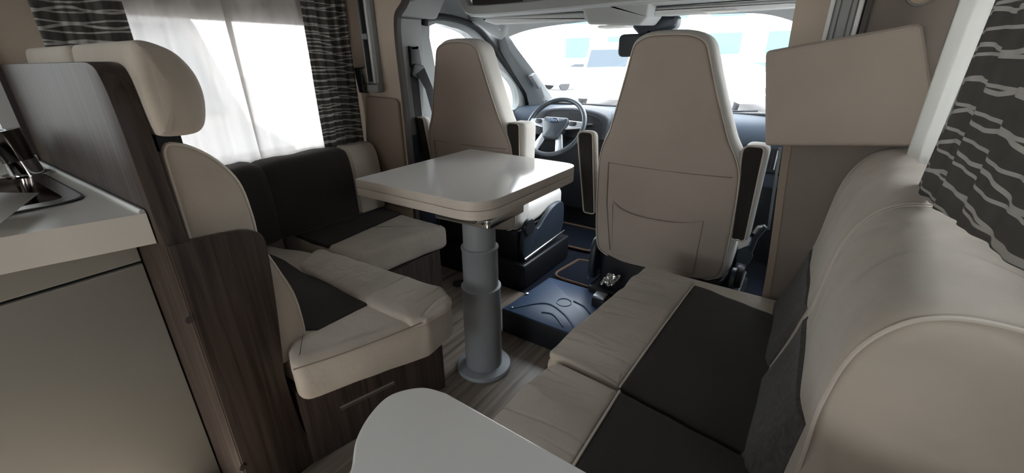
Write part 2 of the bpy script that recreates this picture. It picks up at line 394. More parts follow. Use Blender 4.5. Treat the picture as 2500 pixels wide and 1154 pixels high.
redge = spline([(-.015, 0), (-.015, .48), (-.053, .95), (-.063, 1.234), (-.076, 1.34), (-.10, 1.5), (-.25, 1.68), (-.6, 1.75), (-.97, 1.76)], 8)
br = MB().slab([(XR, 0)] + redge + [(-.97, ZC), (XR, ZC)], XZ(YF), .015)
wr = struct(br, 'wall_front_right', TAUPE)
rs = []
for i, p in enumerate(redge):
    a = Vector(redge[max(0, i-1)]); b = Vector(redge[min(len(redge)-1, i+1)]); d = (b-a).normalized(); n = Vector((-d.y, d.x)); q = Vector(p)
    o0, o1 = q - n*.017, q + n*.003
    rs.append([(o0.x, YF-.003, o0.y), (o1.x, YF-.003, o1.y), (o1.x, YF+.018, o1.y), (o0.x, YF+.018, o0.y)])
part(MB().rings(rs), 'edge_trim', BROWNB, wr, 'tan edging strip')
ll = MB().slab([(-.06, .47), (-.048, .47), (-.09, 1.0), (-.105, 1.35), (-.125, 1.5), (-.03, 1.5), (-.022, 1.33), (-.022, 1.2), (.0, .47)][2:8] , XZ(YF-.006), .006)
part(ll, 'cream_panel', BEIGE, wr, 'cream strip above the cushion')

# blind cassettes: upright tracks either side of the cab opening
t = thing('blind_track', 'pale grey upright blind track on the left bulkhead beside the black switch', 'blind', (-1.82, 1.48, 1.03))
def slant(x0, x1, z0, x0t, x1t, z1): return [(x0, z0), (x1, z0), (x1t, z1), (x0t, z1)]
part(MB().slab(slant(-1.873, -1.795, 1.09, -1.885, -1.80, 1.8), XZ(1.47), .03, .006, 2), 'housing', TRIMG, t)
part(MB().slab(slant(-1.862, -1.838, 1.10, -1.873, -1.845, 1.79), XZ(1.466), .01), 'groove', BLK, t, 'dark groove')
part(MB().slab(slant(-1.872, -1.865, 1.09, -1.884, -1.876, 1.8), XZ(1.462), .012, .002, 2), 'rail', SILV, t, 'silver rail')
part(MB().slab(slant(-1.825, -1.812, 1.09, -1.832, -1.818, 1.8), XZ(1.462), .012, .002, 2), 'rail', LAM2, t)
part(MB().slab(slant(-1.866, -1.832, 1.29, -1.868, -1.834, 1.315), XZ(1.46), .014, .002, 2), 'clip', TRIMG, t)
part(MB().slab(rpoly(slant(-1.872, -1.79, 1.048, -1.877, -1.792, 1.095), [.03, .03, .004, .004]), XZ(1.458), .042, .008, 3), 'end_cap', TRIMG, t, 'rounded grey end cap')
t = thing('blind_track', 'white slatted blind track on the right bulkhead above the tilted cushion', 'blind', (.02, 1.48, 1.2))
part(MB().slab(slant(-.026, .045, 1.18, -.03, .045, 1.8), XZ(1.472), .028, .004, 2), 'housing', TRIMG, t)
for k, (a, b) in enumerate(((-.026, -.016), (-.012, -.004), (-.001, .018), (.021, .03), (.033, .043))):
    part(MB().slab(slant(a, b, 1.18, a-.003, b-.001, 1.8), XZ(1.464), .01, .002, 2), 'rail', LAM2 if k in (0, 4) else HEAD, t)
part(MB().slab(slant(.047, .058, 1.18, .048, .06, 1.8), XZ(1.47), .028), 'seal', TRIMD, t, 'dark seal strip')
t = thing('light_switch', 'black glossy switch block low beside the left blind track', 'switch', (-1.925, 1.48, 1.04))
part(MB().slab(rpoly(slant(-1.95, -1.905, 1.045, -1.968, -1.915, 1.165), .006), XZ(1.462), .03, .006, 3), 'body', BLK, t)
part(MB().slab(slant(-1.904, -1.899, 1.05, -1.914, -1.909, 1.16), XZ(1.466), .026), 'chrome_edge', CHROME, t, 'chrome edge')
t = thing('spot_lamp', 'round cream reading lamp on the right bulkhead near the curtain', 'lamp', (.148, 1.47, 1.34))
part(MB().lathe([(.0, 0), (.020, 0), (.026, .006), (.026, .02), (.0, .02)], (.148, 1.468, 1.338), 28, (Vector((1,0,0)), Vector((0,0,1)), Vector((0,1,0)))), 'diffuser', BEIGE, t)
part(MB().lathe([(.0, 0), (.029, 0), (.029, .014), (.0, .014)], (.148, 1.485, 1.338), 28, (Vector((1,0,0)), Vector((0,0,1)), Vector((0,1,0)))), 'ring', TRIMG, t)

# ------------------------------------------------------------------ curtains
def cloth(name, x, y0, y1, z0, z1, folds, amp, m, label, cat, seed, lean=None, nu=70, nv=24, group=None, hem=None):
    def fn(u, v):
        y = y0 + (y1-y0)*u; z = z0 + (z1-z0)*v
        if lean: y += lean(u, v)
        if hem: z += hem(u)*(1-v)
        w = amp*(math.sin(2*PI*folds*u + seed) + .5*math.sin(2*PI*folds*2.3*u + 2*seed)) * (.75 + .35*v)
        w += .3*amp*noise.noise(Vector((u*6, v*3, seed)))
        return (x + w, y, z)
    b = MB().grid(nu, nv, fn); o = solo(b, name, m, label, cat, group=group, sharp=3)
    q = {}
    me = o.data; uv = me.uv_layers.new(name='UVMap')
    for l in me.loops:
        c = me.vertices[l.vertex_index].co + o.location; uv.data[l.index].uv = (c.y, c.z)
    solidify(o, .0012); return o
cloth('patterned_curtain', -1.98, .375, .60, .72, 1.75, 3, .008, CURT, 'dark wave-striped curtain behind the left headrest', 'curtain', .4, lambda u, v: .0)
cloth('patterned_curtain', -1.985, 1.24, 1.475, .77, 1.75, 4, .009, CURT, 'dark wave-striped curtain hanging beside the black switch', 'curtain', 1.7, lambda u, v: .0)
cloth('sheer_curtain', -2.0, .53, .94, .76, 1.75, 3.2, .010, SHEER, 'white sheer curtain behind the left headrest', 'curtain', .9, nu=90)
cloth('sheer_curtain', -1.985, .90, 1.25, .76, 1.75, 2.4, .009, SHEER, 'white sheer curtain next to the striped curtain by the switch', 'curtain', 2.2, lambda u, v: .03*(1-v)*(1-u), nu=90)
cloth('patterned_curtain', .205, .38, 1.05, .965, 1.75, 5, .0045, CURTW, 'dark wave-striped curtain drooping over the sofa back', 'curtain', .2, lambda u, v: .115*(1-v)**1.5*u, nu=120,
      hem=lambda u: .06*(1-u) - .025*u)
cloth('sheer_curtain', .205, 1.04, 1.445, .975, 1.75, 2.2, .007, SHEER2, 'white curtain strip between the tilted cushion and the striped curtain', 'curtain', 1.1, lambda u, v: .06*(1-v)*(1-u), hem=lambda u: .03*(1-u))

# ------------------------------------------------------------------ kitchen end on the left
t = thing('wooden_partition', 'dark walnut partition with a curved top between kitchen and bench', 'partition', (-1.6, .295, 0))
oc = [(XL+.002, 0), (XL+.002, 1.195), (-1.22, 1.20)] + spline([(-1.19, 1.199), (-1.15, 1.185), (-1.128, 1.14), (-1.117, 1.06), (-1.112, .92), (-1.10, .80)], 5) + [(-1.10, 0)]
part(MB().slab(oc, XZ(.275), .045, .003, 2), 'panel', WOOD, t)
sp = [(.279, 0), (.279, .83), (0.3171,0.8269)] + spline([(0.3836,0.822), (0.4468,0.8114), (0.4754,0.7816), (0.4756,0.7117), (0.4636,0.5677), (0.4497,0.4403), (0.4411,0.3449), (0.4514,0.1634), (.462, .1), (.462, 0)], 4)
part(MB().slab(sp, YZ(-1.096), .02, .003, 2), 'side_panel', WOOD, t)
for p in ((-1.096,0.272,0.6468), (-1.096,0.2763,0.1663)):
    part(MB().lathe([(0, 0), (.009, 0), (.009, .004), (.0, .004)], p, 6, (Vector((0,1,0)), Vector((0,0,1)), Vector((1,0,0)))), 'screw_cap', TRIMD, t, 'small dark screw cap')
part(MB().box((XL+.002, .262, .9), (XL+.016, .275, 1.19)), 'corner_batten', TRIMD, t)
t = thing('kitchen_cupboard', 'pale greige kitchen cupboard under the sink worktop', 'cupboard', (-1.65, -.2, 0))
part(MB().box((XL+.003, -.9, 0), (-1.318, .273, .80)), 'body', CAB, t)
part(MB().slab(rpoly([(-.88, .005), (.271, .005), (.271, .736), (-.88, .736)], .003), YZ(-1.30), .018, .0025, 2), 'door', CAB, t)
part(MB().slab(rpoly([(-.88, .744), (.271, .744), (.271, .825), (-.88, .825)], .003), YZ(-1.30), .018, .0025, 2), 'drawer_front', CAB, t)
part(MB().box((-1.316, -.88, .73), (-1.312, .271, .75)), 'shadow_gap', BLK, t, 'dark gap strip')
wk = [(-1.137,0.2723), (-1.169,0.1636), (-1.198,0.06821), (-1.27, -.2), (-1.30, -.5), (-1.30, -.9), (XL+.003, -.9), (XL+.003, .272), (-1.2, .272)]
front = spline([(-1.137, .272), (-1.169,0.1636), (-1.198,0.06821), (-1.262, -.2), (-1.30, -.5), (-1.30, -.9)], 6)
sk = [-1.87, -1.375, -.33, .232]     # sink cut-out
t = thing('worktop', 'cream kitchen worktop around the steel sink', 'worktop', (-1.6, -.2, .83))
wo_ = front + [(XL+.003, -.9), (XL+.003, .272)]
# slab with a rectangular opening, made from an outer and an inner loop of equal count
def resample(loop, n, start):
    L = [Vector(p) for p in loop]; i0 = min(range(len(L)), key=lambda i: (L[i]-Vector(start)).length); L = L[i0:] + L[:i0]
    seg = [(L[(i+1) % len(L)]-L[i]).length for i in range(len(L))]; tot = sum(seg); out = []; i = 0; acc = 0
    for k in range(n):
        d = tot*k/n
        while acc + seg[i] < d - 1e-9: acc += seg[i]; i += 1
        out.append(L[i].lerp(L[(i+1) % len(L)], (d-acc)/seg[i] if seg[i] else 0))
    return out
def plate(outer, inner, fmap, t, n=96, start=None):
    """plate with a hole; rays from the hole's centre pair the two outlines"""
    c = Vector((sum(p[0] for p in inner)/len(inner), sum(p[1] for p in inner)/len(inner)))
    def hit(loop, d):
        best = None
        for i in range(len(loop)):
            a, b = Vector(loop[i-1])-c, Vector(loop[i])-c; e = b-a; den = d.x*e.y - d.y*e.x
            if abs(den) < 1e-12: continue
            s_ = (a.x*e.y - a.y*e.x)/den; u = (a.x*d.y - a.y*d.x)/den
            if s_ > 0 and -1e-6 <= u <= 1+1e-6 and (best is None or s_ > best): best = s_
        return c + d*(best or 0)
    angs = sorted(set([round(2*PI*k/n, 5) for k in range(n)] + [round(math.atan2(p[1]-c.y, p[0]-c.x) % (2*PI), 5) for p in list(outer)+list(inner)]))
    O = [hit(outer, Vector((math.cos(a), math.sin(a)))) for a in angs]; I = [hit(inner, Vector((math.cos(a), math.sin(a)))) for a in angs]
    b = MB(); rs = [[fmap(p.x, p.y, 0) for p in I], [fmap(p.x, p.y, 0) for p in O], [fmap(p.x, p.y, t) for p in O], [fmap(p.x, p.y, t) for p in I], [fmap(p.x, p.y, 0) for p in I]]
    return b.rings(rs, False, False)
sink_out = rpoly([(sk[0], sk[2]), (sk[1], sk[2]), (sk[1], sk[3]), (sk[0], sk[3])], .055, 6)
sink_in = rpoly([(sk[0]+.035, sk[2]+.03), (sk[1]-.035, sk[2]+.03), (sk[1]-.035, sk[3]-.03), (sk[0]+.06, sk[3]-.03)], .03, 6)
part(plate(wo_, inset(ccw(sink_out), .012), XY(.90), .07), 'top', CREAML, t)
part(MB().box((XL+.004, -.88, .9), (XL+.02, .27, .925)), 'rear_lip', CREAML, t)
sl = MB().tube([(-2.03, .268, .902), (-1.6, .268, .902), (-1.145, .268, .902)], .006, 6); part(sl, 'sealing_bead', PAPER, t, 'pale sealing bead along the partition')
t = thing('kitchen_sink', 'stainless steel sink sunk in the cream worktop', 'sink', (-1.62, -.05, .76))
part(plate(sink_out, sink_in, XY(.905), .006), 'rim', STEEL, t)
part(plate(inset(ccw(sink_out), -.005), inset(ccw(sink_out), .003), XY(.904), .005), 'gasket', BLK, t, 'black sealing ring')
bs = ccw(sink_in)
part(MB().rings([[(a, b, .905) for a, b in bs], [(a, b, .88) for a, b in inset(bs, .004)], [(a, b, .78) for a, b in inset(bs, .012)], [(a, b, .765) for a, b in inset(bs, .035)]], False, True), 'basin', DKCHROME, t, 'dark reflective basin')
part(MB().lathe([(0, 0), (.035, 0), (.035, .004), (.0, .005)], (-1.65, .0, .766), 24), 'drain', CHROME, t)
t = thing('kitchen_tap', 'dark chrome tap standing behind the sink', 'tap', (-1.835, .205, .9))
lean = Vector((-.03, -.13, 1)).normalized()
e1 = Vector((1,0,0)); e1 = (e1 - lean*e1.dot(lean)).normalized(); e2 = lean.cross(e1)
c0 = (-1.832, .21, .9)
part(MB().lathe([(0, 0), (.05, 0), (.05, .006), (0, .006)], c0, 28), 'base_ring', CHROME, t)
part(MB().lathe([(0, .002), (.036, .002), (.036, .045), (.0, .045)], c0, 28, (e1, e2, lean)), 'collar', CHROME, t)
part(MB().lathe([(0, .045), (.034, .045), (.040, .09), (.041, .128), (.0, .131)], c0, 28, (e1, e2, lean)), 'body', DKCHROME, t)
h = Vector(c0) + lean*.10
part(MB().tube([h, h+Vector((.06, -.09, -.01)), h+Vector((.10, -.17, -.05))], .018, 12), 'spout', DKCHROME, t)
pv = [(-1.394,0.1631,0.93), (-1.445,0.1111,0.93), (-1.72, -.05, .925), (-1.40, -.12, .92), (-1.202,0.07658,0.925)]
pb = MB(); pc = Vector((-1.55, .05, .935))
pr = [pv[0], pv[4], pv[3], pv[2], pv[1]]
pb.rings([[Vector(p) for p in pr], [pc + (Vector(p)-pc)*.5 for p in pr]], False, True)
o = solo(pb, 'paper_sheet', PAPER, 'white sheet of paper lying over the sink', 'paper'); solidify(o, .001)

# ------------------------------------------------------------------ left bench: base, seat cushions, backs, headrests
ZB = .44
t = thing('bench_base', 'dark walnut box under the left bench cushions', 'bench', (-1.5, .9, 0))
part(MB().slab([(-0.979,0.9528), (-1.095, .458), (XL+.004, .458), (XL+.004, .94)], XY(.29), .29, .003, 2), 'front_box', WOOD, t)
part(MB().slab([(-1.42, .945), (-1.42, 1.42), (XL+.004, 1.42), (XL+.004, .945)], XY(.315), .315, .003, 2), 'side_box', WOOD, t)
a, b = (-0.9363,0.4938,0.285), (-0.8913,0.6526,0.285)
part(MB().tube([a, b], .006, 8), 'grip_rail', STEEL, t, 'thin metal grip rail')
f0 = [(-0.9965,0.4048), (-0.8722,0.7703), (-0.8536,0.9126)]
t = thing('seat_cushion', 'cream seat cushion with dark centre panel on the forward facing left bench', 'cushion', (-1.4, .65, .32))
def crease(p, k, amp):  # gathered cloth
    return amp*math.sin(k*p.x + 2.2*noise.noise(Vector((p.x*5, p.y*5, 1))))
fp = rpoly([(-1.026, .434), (-.873, .80), (-.885, .955), (-1.62, .92), (-2.03, .80), (-2.03, .47), (-1.12, .47)], [.035, .06, .10, .03, .03, .03, .03], 8, .02)
part(MB().slab(fp, XY(ZB), .15, .03, 5).warp(lambda p: p + Vector((.006*noise.noise(p*9), .006*noise.noise(p*9+Vector((3,0,0))), .004*noise.noise(p*14)))), 'body', CREAM, t)
dp = rpoly([(-1.108,0.5652), (-1.101,0.763), (-1.522,0.7623), (-1.66, .78), (-2.03, .78), (-2.03, .53), (-1.16, .53)], [.01, .02, .01, .01, .01, .01, .01], 4, .03)
part(MB().slab(dp, XY(ZB+.006), .02, .006, 3).warp(lambda p: p + Vector((0, 0, .006*noise.noise(Vector((p.x*7, p.y*16, 0)))))), 'dark_panel', DARK, t, 'dark woven centre panel')
rl = rpoly([(-1.552,0.7711), (-1.08,0.744), (-0.892,0.7453), (-0.8679,0.786), (-0.8463,0.8998), (-0.9482,0.9572), (-1.652,0.9204)], [.05, .005, .02, .02, .08, .06, .06], 7, .018)
part(MB().slab(rl, XY(ZB+.02), .035, .016, 4, puff0=.006).warp(lambda p: p + Vector((0, 0, .0045*math.sin(50*p.x + 14*p.y + 3*noise.noise(p*8)) * max(0, noise.noise(p*4)+.4)))), 'front_roll', GATHY, t, 'padded cream front roll with gathers')
sm = spline([(-1.001,0.4255,0.441), (-0.9444,0.5548,0.441), (-0.876,0.7741,0.441), (-0.8632,0.893,0.442)], 6); part(MB().tube(sm, .0022, 6), 'seam', SEAM, t)
t = thing('seat_cushion', 'cream and dark seat cushion on the side bench under the left window', 'cushion', (-1.7, 1.17, .32))
fp = rpoly([(-1.437,0.9747), (-1.39,1.45), (-1.42, 1.455), (-2.03, 1.455), (-2.03, .965), (-1.60, .965)], [.03, .04, .03, .02, .02, .02], 6, .03)
part(MB().slab(fp, XY(ZB), .12, .03, 5).warp(lambda p: p + Vector((.004*noise.noise(p*9), 0, .004*noise.noise(p*14)))), 'body', CREAM, t)
dp = rpoly([(-1.65,0.9651), (-1.699,1.442), (-1.74, 1.45), (-2.03, 1.45), (-2.03, .962), (-1.75, .962)], .008, 4, .03)
part(MB().slab(dp, XY(ZB+.006), .02, .006, 3).warp(lambda p: p + Vector((0, 0, .004*noise.noise(p*9)))), 'dark_panel', DARK, t, 'dark woven panel')
def bpad(name, y0, y1, m, parent, wob=0.0, lab=None):
    pr = [(-2.03, .44), (-1.865, .44), (-1.85, .5), (-1.86, .62), (-1.868, .74), (-1.885, .785), (-1.92, .80), (-2.0, .795), (-2.03, .77)]
    pr = spline(pr, 3, True)
    mb = MB().slab(pr, lambda a, b, c: (a, y0+c, b), y1-y0, .012, 3)
    n = 1
    return part(mb.warp(lambda p: p + Vector((.006*noise.noise(p*5), 0, wob*noise.noise(Vector((p.y*8, 0, p.x*4)))))), name, m, parent, lab)
t = thing('back_cushion', 'low backrest cushion with dark front under the sheer curtains', 'cushion', (-1.93, .9, .44))
def bmulti(y0, y1, n):
    pr = ccw(spline([(-2.03, .45), (-1.865, .45), (-1.848, .5), (-1.852, .62), (-1.862, .73), (-1.885, .782), (-1.92, .798), (-2.0, .795), (-2.03, .77)], 3, True)); rs = []
    for k in range(n+1):
        y = y0 + (y1-y0)*k/n; e = min(k, n-k)/n; ins = .014*max(0, 1-e*12)**2
        rs.append([(a + .007*noise.noise(Vector((b*6, y*7, 0))), y, b + (.008*noise.noise(Vector((y*9, 0, a*5))) if b > .6 else 0)) for a, b in inset(pr, ins)])
    return MB().rings(rs)
part(bmulti(.50, .885, 20), 'dark_front', DARK, t, 'dark woven left half'); part(bmulti(.885, 1.30, 20), 'dark_front', DARK, t, 'dark woven right half')
part(bmulti(1.295, 1.47, 12), 'cream_end', CREAM, t, 'cream end section')
# backrest of the forward facing seat: lumbar profile carried across the seat
XB0, XB1 = -2.02, -1.122
prof = spline([(.325, .43), (.48, .40), (.525, .44), (.530, .52), (.522, .60), (.498, .68), (.470, .77), (.468, .84), (.460, .92), (.438, .97), (.405, 1.01), (.365, 1.037), (.328, 1.035), (.322, .95), (.322, .6)], 4, True)
prof = [(max(.324, a*1.1/1.08), 1.2+(b-1.2)*1.1/1.08) for a, b in prof]
t = thing('backrest_cushion', 'cream backrest cushion rising behind the walnut side panel', 'cushion', (-1.5, .42, .42))
part(MB().slab(prof, YZ(XB1), XB1-XB0, .015, 4, puff0=.003), 'body', CREAM, t)
rim = [(XB1-.004, a, b) for a, b in inset(ccw(prof), .004)]
part(MB().tube(rim, .0035, 6, closed=True), 'piping', PIPE, t, 'piped edge')
hp = spline([(.335, 1.056), (.388, 1.054), (.412, 1.068), (.424, 1.10), (.428, 1.14), (.420, 1.18), (.398, 1.214), (.368, 1.232), (.340, 1.238), (.327, 1.228), (.323, 1.19), (.322, 1.12), (.325, 1.07)], 4, True)
XH = -1.52
t = thing('headrest', 'large cream headrest above the walnut partition nearest the aisle', 'headrest', (-1.29, .35, 1.05), 'headrests over the left bench')
part(MB().slab(hp, YZ(-1.088), .42, .020, 5, puff0=.006), 'pad', CREAM, t)
part(MB().box((-1.19, .33, 1.02), (-1.135, .375, 1.075)), 'post', BLK, t, 'dark post')  # black block wider than the post, standing in for shade under the headrest
t = thing('headrest', 'cream headrest at the window end, behind the larger one', 'headrest', (-1.78, .35, 1.05), 'headrests over the left bench')
part(MB().slab(hp, YZ(-1.53), .46, .024, 5, puff0=.010), 'pad', CREAM, t)
part(MB().box((-1.72, .345, 1.02), (-1.69, .375, 1.075)), 'post', BLK, t, 'dark post')

# ------------------------------------------------------------------ dinette table
t = thing('dinette_table', 'white folding dinette table on a grey telescopic column', 'table', (-.935, 1.145, 0))
tp = [(-1.398, .978), (-.793, .985), (-.785, 1.655), (-1.402, 1.675)]
for k, (z, nm) in enumerate(((.78, 'upper_leaf'), (.747, 'lower_leaf'))):
    ol = rpoly(tp, [.004, .12, .075, .004], 8)
    o = part(MB().slab(ol, XY(z), .031, .0015, 2), nm, EDGE, t, 'beige edged table leaf')
    if k == 0:
        part(MB().slab(inset(ccw(ol), .0012), XY(z+.0006), .002), 'laminate', LAM, o, 'white laminate surface')
part(MB().slab(rpoly([(-1.36, 1.02), (-.83, 1.03), (-.83, 1.6), (-1.36, 1.62)], .02), XY(.716), .012), 'sub_frame', TRIMG, t, 'grey metal frame')
part(MB().slab(rpoly([(-1.05, 1.035), (-.815, 1.05), (-.815, 1.27), (-1.05, 1.27)], .012), XY(.704), .03, .003, 2), 'bracket', STEEL, t, 'steel bracket box')
for q in ((-.87, 1.043, .692), (-.835, 1.047, .692)):
    part(MB().lathe([(0, 0), (.006, 0), (.006, .004), (0, .005)], q, 10, (Vector((1,0,0)), Vector((0,0,1)), Vector((0,-1,0)))), 'screw', CHROME, t)
PC = (-.935, 1.145, 0)
part(MB().lathe([(0, 0), (.113, 0), (.115, .006), (.110, .016), (.085, .022), (.0, .024)], PC, 48), 'floor_flange', PED, t)
part(MB().lathe([(0, .02), (.076, .02), (.075, .375), (.078, .379), (.078, .386), (.070, .390), (.0, .390)], PC, 48), 'column_section', PED, t)
part(MB().lathe([(0, .38), (.068, .38), (.068, .542), (.071, .546), (.071, .552), (.064, .556), (.0, .556)], PC, 48), 'column_section', PED, t)
part(MB().lathe([(0, .55), (.061, .55), (.061, .69), (.0, .69)], PC, 48), 'column_section', PED, t)
sk_ = (-1.491,1.63,0)
solo(MB().lathe([(0, 0), (.04, 0), (.04, .005), (.032, .006), (.0, .004)], sk_, 28), 'floor_socket', RUB, 'round black table socket in the floor by the driver seat', 'socket')

# near white table in the foreground
t = thing('side_table', 'rounded white table top in the foreground', 'table', (-.1, .05, 0))
wt_ = rpoly([(-0.1264,0.3384), (.30, .338), (.30, -.25), (-.40, -.25), (-.398, .30), (-.385, .352)], .01)
wt_ = [(.30, .345), (.30, -.25), (-.392, -.25)] + spline([(-.385, .05), (-.372, .16), (-0.3571,0.1824), (-0.391,0.2181), (-0.4112,0.2576), (-0.4151,0.2966), (-0.3889,0.3313), (-0.3512,0.3426)], 6) + [(-0.2296,0.3402), (-0.1264,0.3384)]
part(MB().slab(wt_, XY(.76), .03, .004, 3), 'top', LAM, t)
part(MB().lathe([(0, 0), (.1, 0), (.1, .01), (.03, .02), (.03, .73), (0, .73)], (-.1, .06, 0), 28), 'leg', PED, t)

# ------------------------------------------------------------------ right sofa
ZS = .475
t = thing('sofa_base', 'wooden box under the right sofa cushions', 'sofa', (-.05, .9, 0))
part(MB().box((-.40, .33, 0), (XR-.01, 1.495, .33)), 'box', WOOD, t)
def sofa_seat(label, fr0, fr1, y0a, y1a, sm0, sm1, far):
    t = thing('seat_cushion', label, 'cushion', (-.15, (fr0[1]+fr1[1])/2, .33))
    back = .12
    fp = rpoly([fr0, fr1, (back, y1a), (back, y0a)], [.025, .04 if far else .02, .02, .02], 5, .025)
    def wv(p):
        f = max(0, min(1, (-.20 - p.x)/.2))
        return p + Vector((.004*noise.noise(p*10), 0, f*.008*math.sin(46*p.y + 10*p.x + 3*noise.noise(p*6))*max(0, .3+noise.noise(Vector((p.x*2, p.y*5, 2))))))
    part(MB().slab(fp, XY(ZS), .14, .032, 5, puff0=.004).warp(wv), 'body', CREAM, t)
    # padded cream front part on top
    f2 = rpoly([fr0, fr1, (sm1[0]-.002, sm1[1] + (.02 if far else 0)), (sm0[0]-.002, sm0[1])], [.03, .05, .008, .008], 5, .016)
    part(MB().slab(inset(ccw(f2), .002), XY(ZS+.012), .03, .013, 4, puff0=.005).warp(wv), 'front_roll', GATHX, t, 'gathered cream front roll')
    fe = (0.05609,1.382)
    dk = rpoly([sm0, sm1, (.12, fe[1] + (fe[1]-sm1[1])/(fe[0]-sm1[0])*(.12-fe[0]) - .05 if far else y1a-.003), (.12, y0a+.003)], .008, 4, .025)
    part(MB().slab(dk, XY(ZS+.011), .02, .007, 3, puff0=.004).warp(lambda p: p + Vector((0, 0, .005*noise.noise(Vector((p.x*14+p.y*2, p.y*3, 4)))))), 'dark_panel', DARK, t, 'dark woven seat panel')
    part(MB().tube(spline([(*sm0, ZS+.010), (*[(sm0[i]+sm1[i])/2 for i in (0,1)], ZS+.014), (*sm1, ZS+.010)], 8), .0028, 6), 'piping', PIPE, t)
    return t
sofa_seat('cream seat cushion with dark panel at the front end of the right sofa', (-0.4542,0.8098), (-0.4029,1.498), .745, 1.49, (-0.2437,0.7981), (-0.2168,1.413), True)
sofa_seat('cream seat cushion with dark panel at the near end of the right sofa', (-.452, .335), (-0.4293,0.7986), .335, .742, (-.235, .335), (-0.2387,0.7853), False)
bp_ = [(.30, .44), (.03, .44), (.038, .49), (.062, .58), (.082, .67), (.090, .75), (.098, .82), (.113, .87), (.140, .91), (.175, .932), (.22, .938), (.27, .93), (.315, .905), (.325, .86), (.325, .6)]
bprof = ccw(spline(bp_, 4, True))
def near_end(a, b, y):
    k = max(0, min(1, (.75-y)/.115)); k = k*k*(3-2*k)
    w = max(0, min(1, (.80-b)/.12)); return a + k*w*max(0, .094-a)
def back(label, y0, y1, dz0, dz1, dark0, n=26):
    t = thing('back_cushion', label, 'cushion', (.18, (y0+y1)/2, .44))
    rs = []
    for k in range(n+1):
        u = k/n; y = y0 + (y1-y0)*u; e = min(u, 1-u)*(y1-y0); ins = .02*(1-math.sqrt(max(0, 1-(1-min(1, e/.03))**2))) if e < .03 else 0
        dz = dz0 + (dz1-dz0)*u
        rs.append([(near_end(a, b, y) + .005*noise.noise(Vector((b*5, y*6, 0))), y, b + dz*max(0, (b-.5)/.43) + .005*noise.noise(Vector((a*9, y*9, 3)))) for a, b in inset(bprof, ins)])
    core = rs[0]; c = sum((Vector(p) for p in core), Vector())/len(core)
    inn = [[c + (Vector(p)-c)*k + Vector((0, -.012*(1-k*k), 0)) for p in core] for k in (.02, .2, .4, .55, .7, .82, .92)]
    core1 = rs[-1]; 
    body = part(MB().rings(inn + rs), 'body', CREAMB, t)
    for y, s_ in ((y0+.006, 0), (y1-.006, 1)):
        dz = dz1 if s_ else dz0
        rm = [(near_end(a, b, y), y, b + dz*max(0, (b-.5)/.43)) for a, b in inset(bprof, .004)]
        part(MB().tube(rm, .0032, 6, closed=True), 'piping', PIPE, t, 'welted edge')
    fr = [p for p in bprof if .45 < p[1] < .675 and p[0] < .12]; fr.sort(key=lambda p: p[1])
    ys = [dark0 + (y1-.012-dark0)*k/14 for k in range(15)]
    rs2 = []
    for y in ys:
        e = min(y-ys[0], ys[-1]-y); q = .009*min(1, e/.02+.15)
        rs2.append([(near_end(a, b, y) - q + .003*noise.noise(Vector((b*9, y*9, 5))), y, b) for a, b in fr] + [(near_end(a, b, y) + .01, y, b) for a, b in reversed(fr)])
    part(MB().rings(rs2), 'dark_front', DARKB, t, 'charcoal twill lower front')
    return t
back('cream sofa back cushion nearest the camera with a welted end', .625, 1.045, -.008, .012, .675)
back('cream sofa back cushion at the far end against the right bulkhead', 1.05, 1.485, .012, .045, 1.07)
# cushion block fixed to the bulkhead
t = thing('headrest', 'tilted beige padded block on the right bulkhead above the sofa', 'headrest', (.03, 1.45, 1.1))
hb = rpoly([(-0.09845,0.9647), (-0.146,1.215), (0.159,1.271), (.265, 1.0)], [.012, .014, .02, .02], 5, .03)
part(MB().slab(hb, XZ(1.42), .072, .014, 4, puff0=.004), 'pad', SEATC, t)
part(MB().tube([(a, 1.423, b) for a, b in inset(ccw(hb), .008)], .0025, 6, closed=True), 'piping', SEATC, t)

# ------------------------------------------------------------------ cab shell
struct(MB().box((-2.0, 1.745, -.03), (.12, 3.3, 0)), 'floor_cab', CARPET)
XD, XDR = -1.90, .02
win = spline([(1.958,1.373), (2.148,1.375), (2.241,1.361), (2.322,1.332), (2.5, 1.22), (2.612,1.143), (2.716,1.092), (2.822,1.017), (2.866,0.9375), (2.866,0.8744), (2.815,0.8425), (2.722,0.8479), (2.3, .86), (1.99, .86), (1.983,1.137)], 3, True)
outer = [(1.53, .0), (3.25, .0), (3.25, .95), (3.08, .95), (2.52, 1.42), (2.3, 1.50), (2.0, 1.9), (1.53, 1.9)]
cl = struct(plate(outer, win, YZ(XD), .06, 120), 'wall_cab_left', TRIMG)
part(MB().slab(win, YZ(XD-.03), .004), 'pane', GLASS, cl)
seal = spline([(-1.888,1.908,1.374), (-1.888,1.914,1.399), (-1.888,1.941,1.414), (-1.888,2.072,1.425), (-1.888,2.273,1.408), (-1.888,2.426,1.357), (-1.888,2.588,1.236), (-1.888,2.788,1.084), (-1.888,2.94,0.9512), (-1.888,2.989,0.843), (-1.888,2.98,0.6263)], 5)
part(MB().tube(seal, .019, 8), 'door_seal', RUB, cl, 'black door seal')
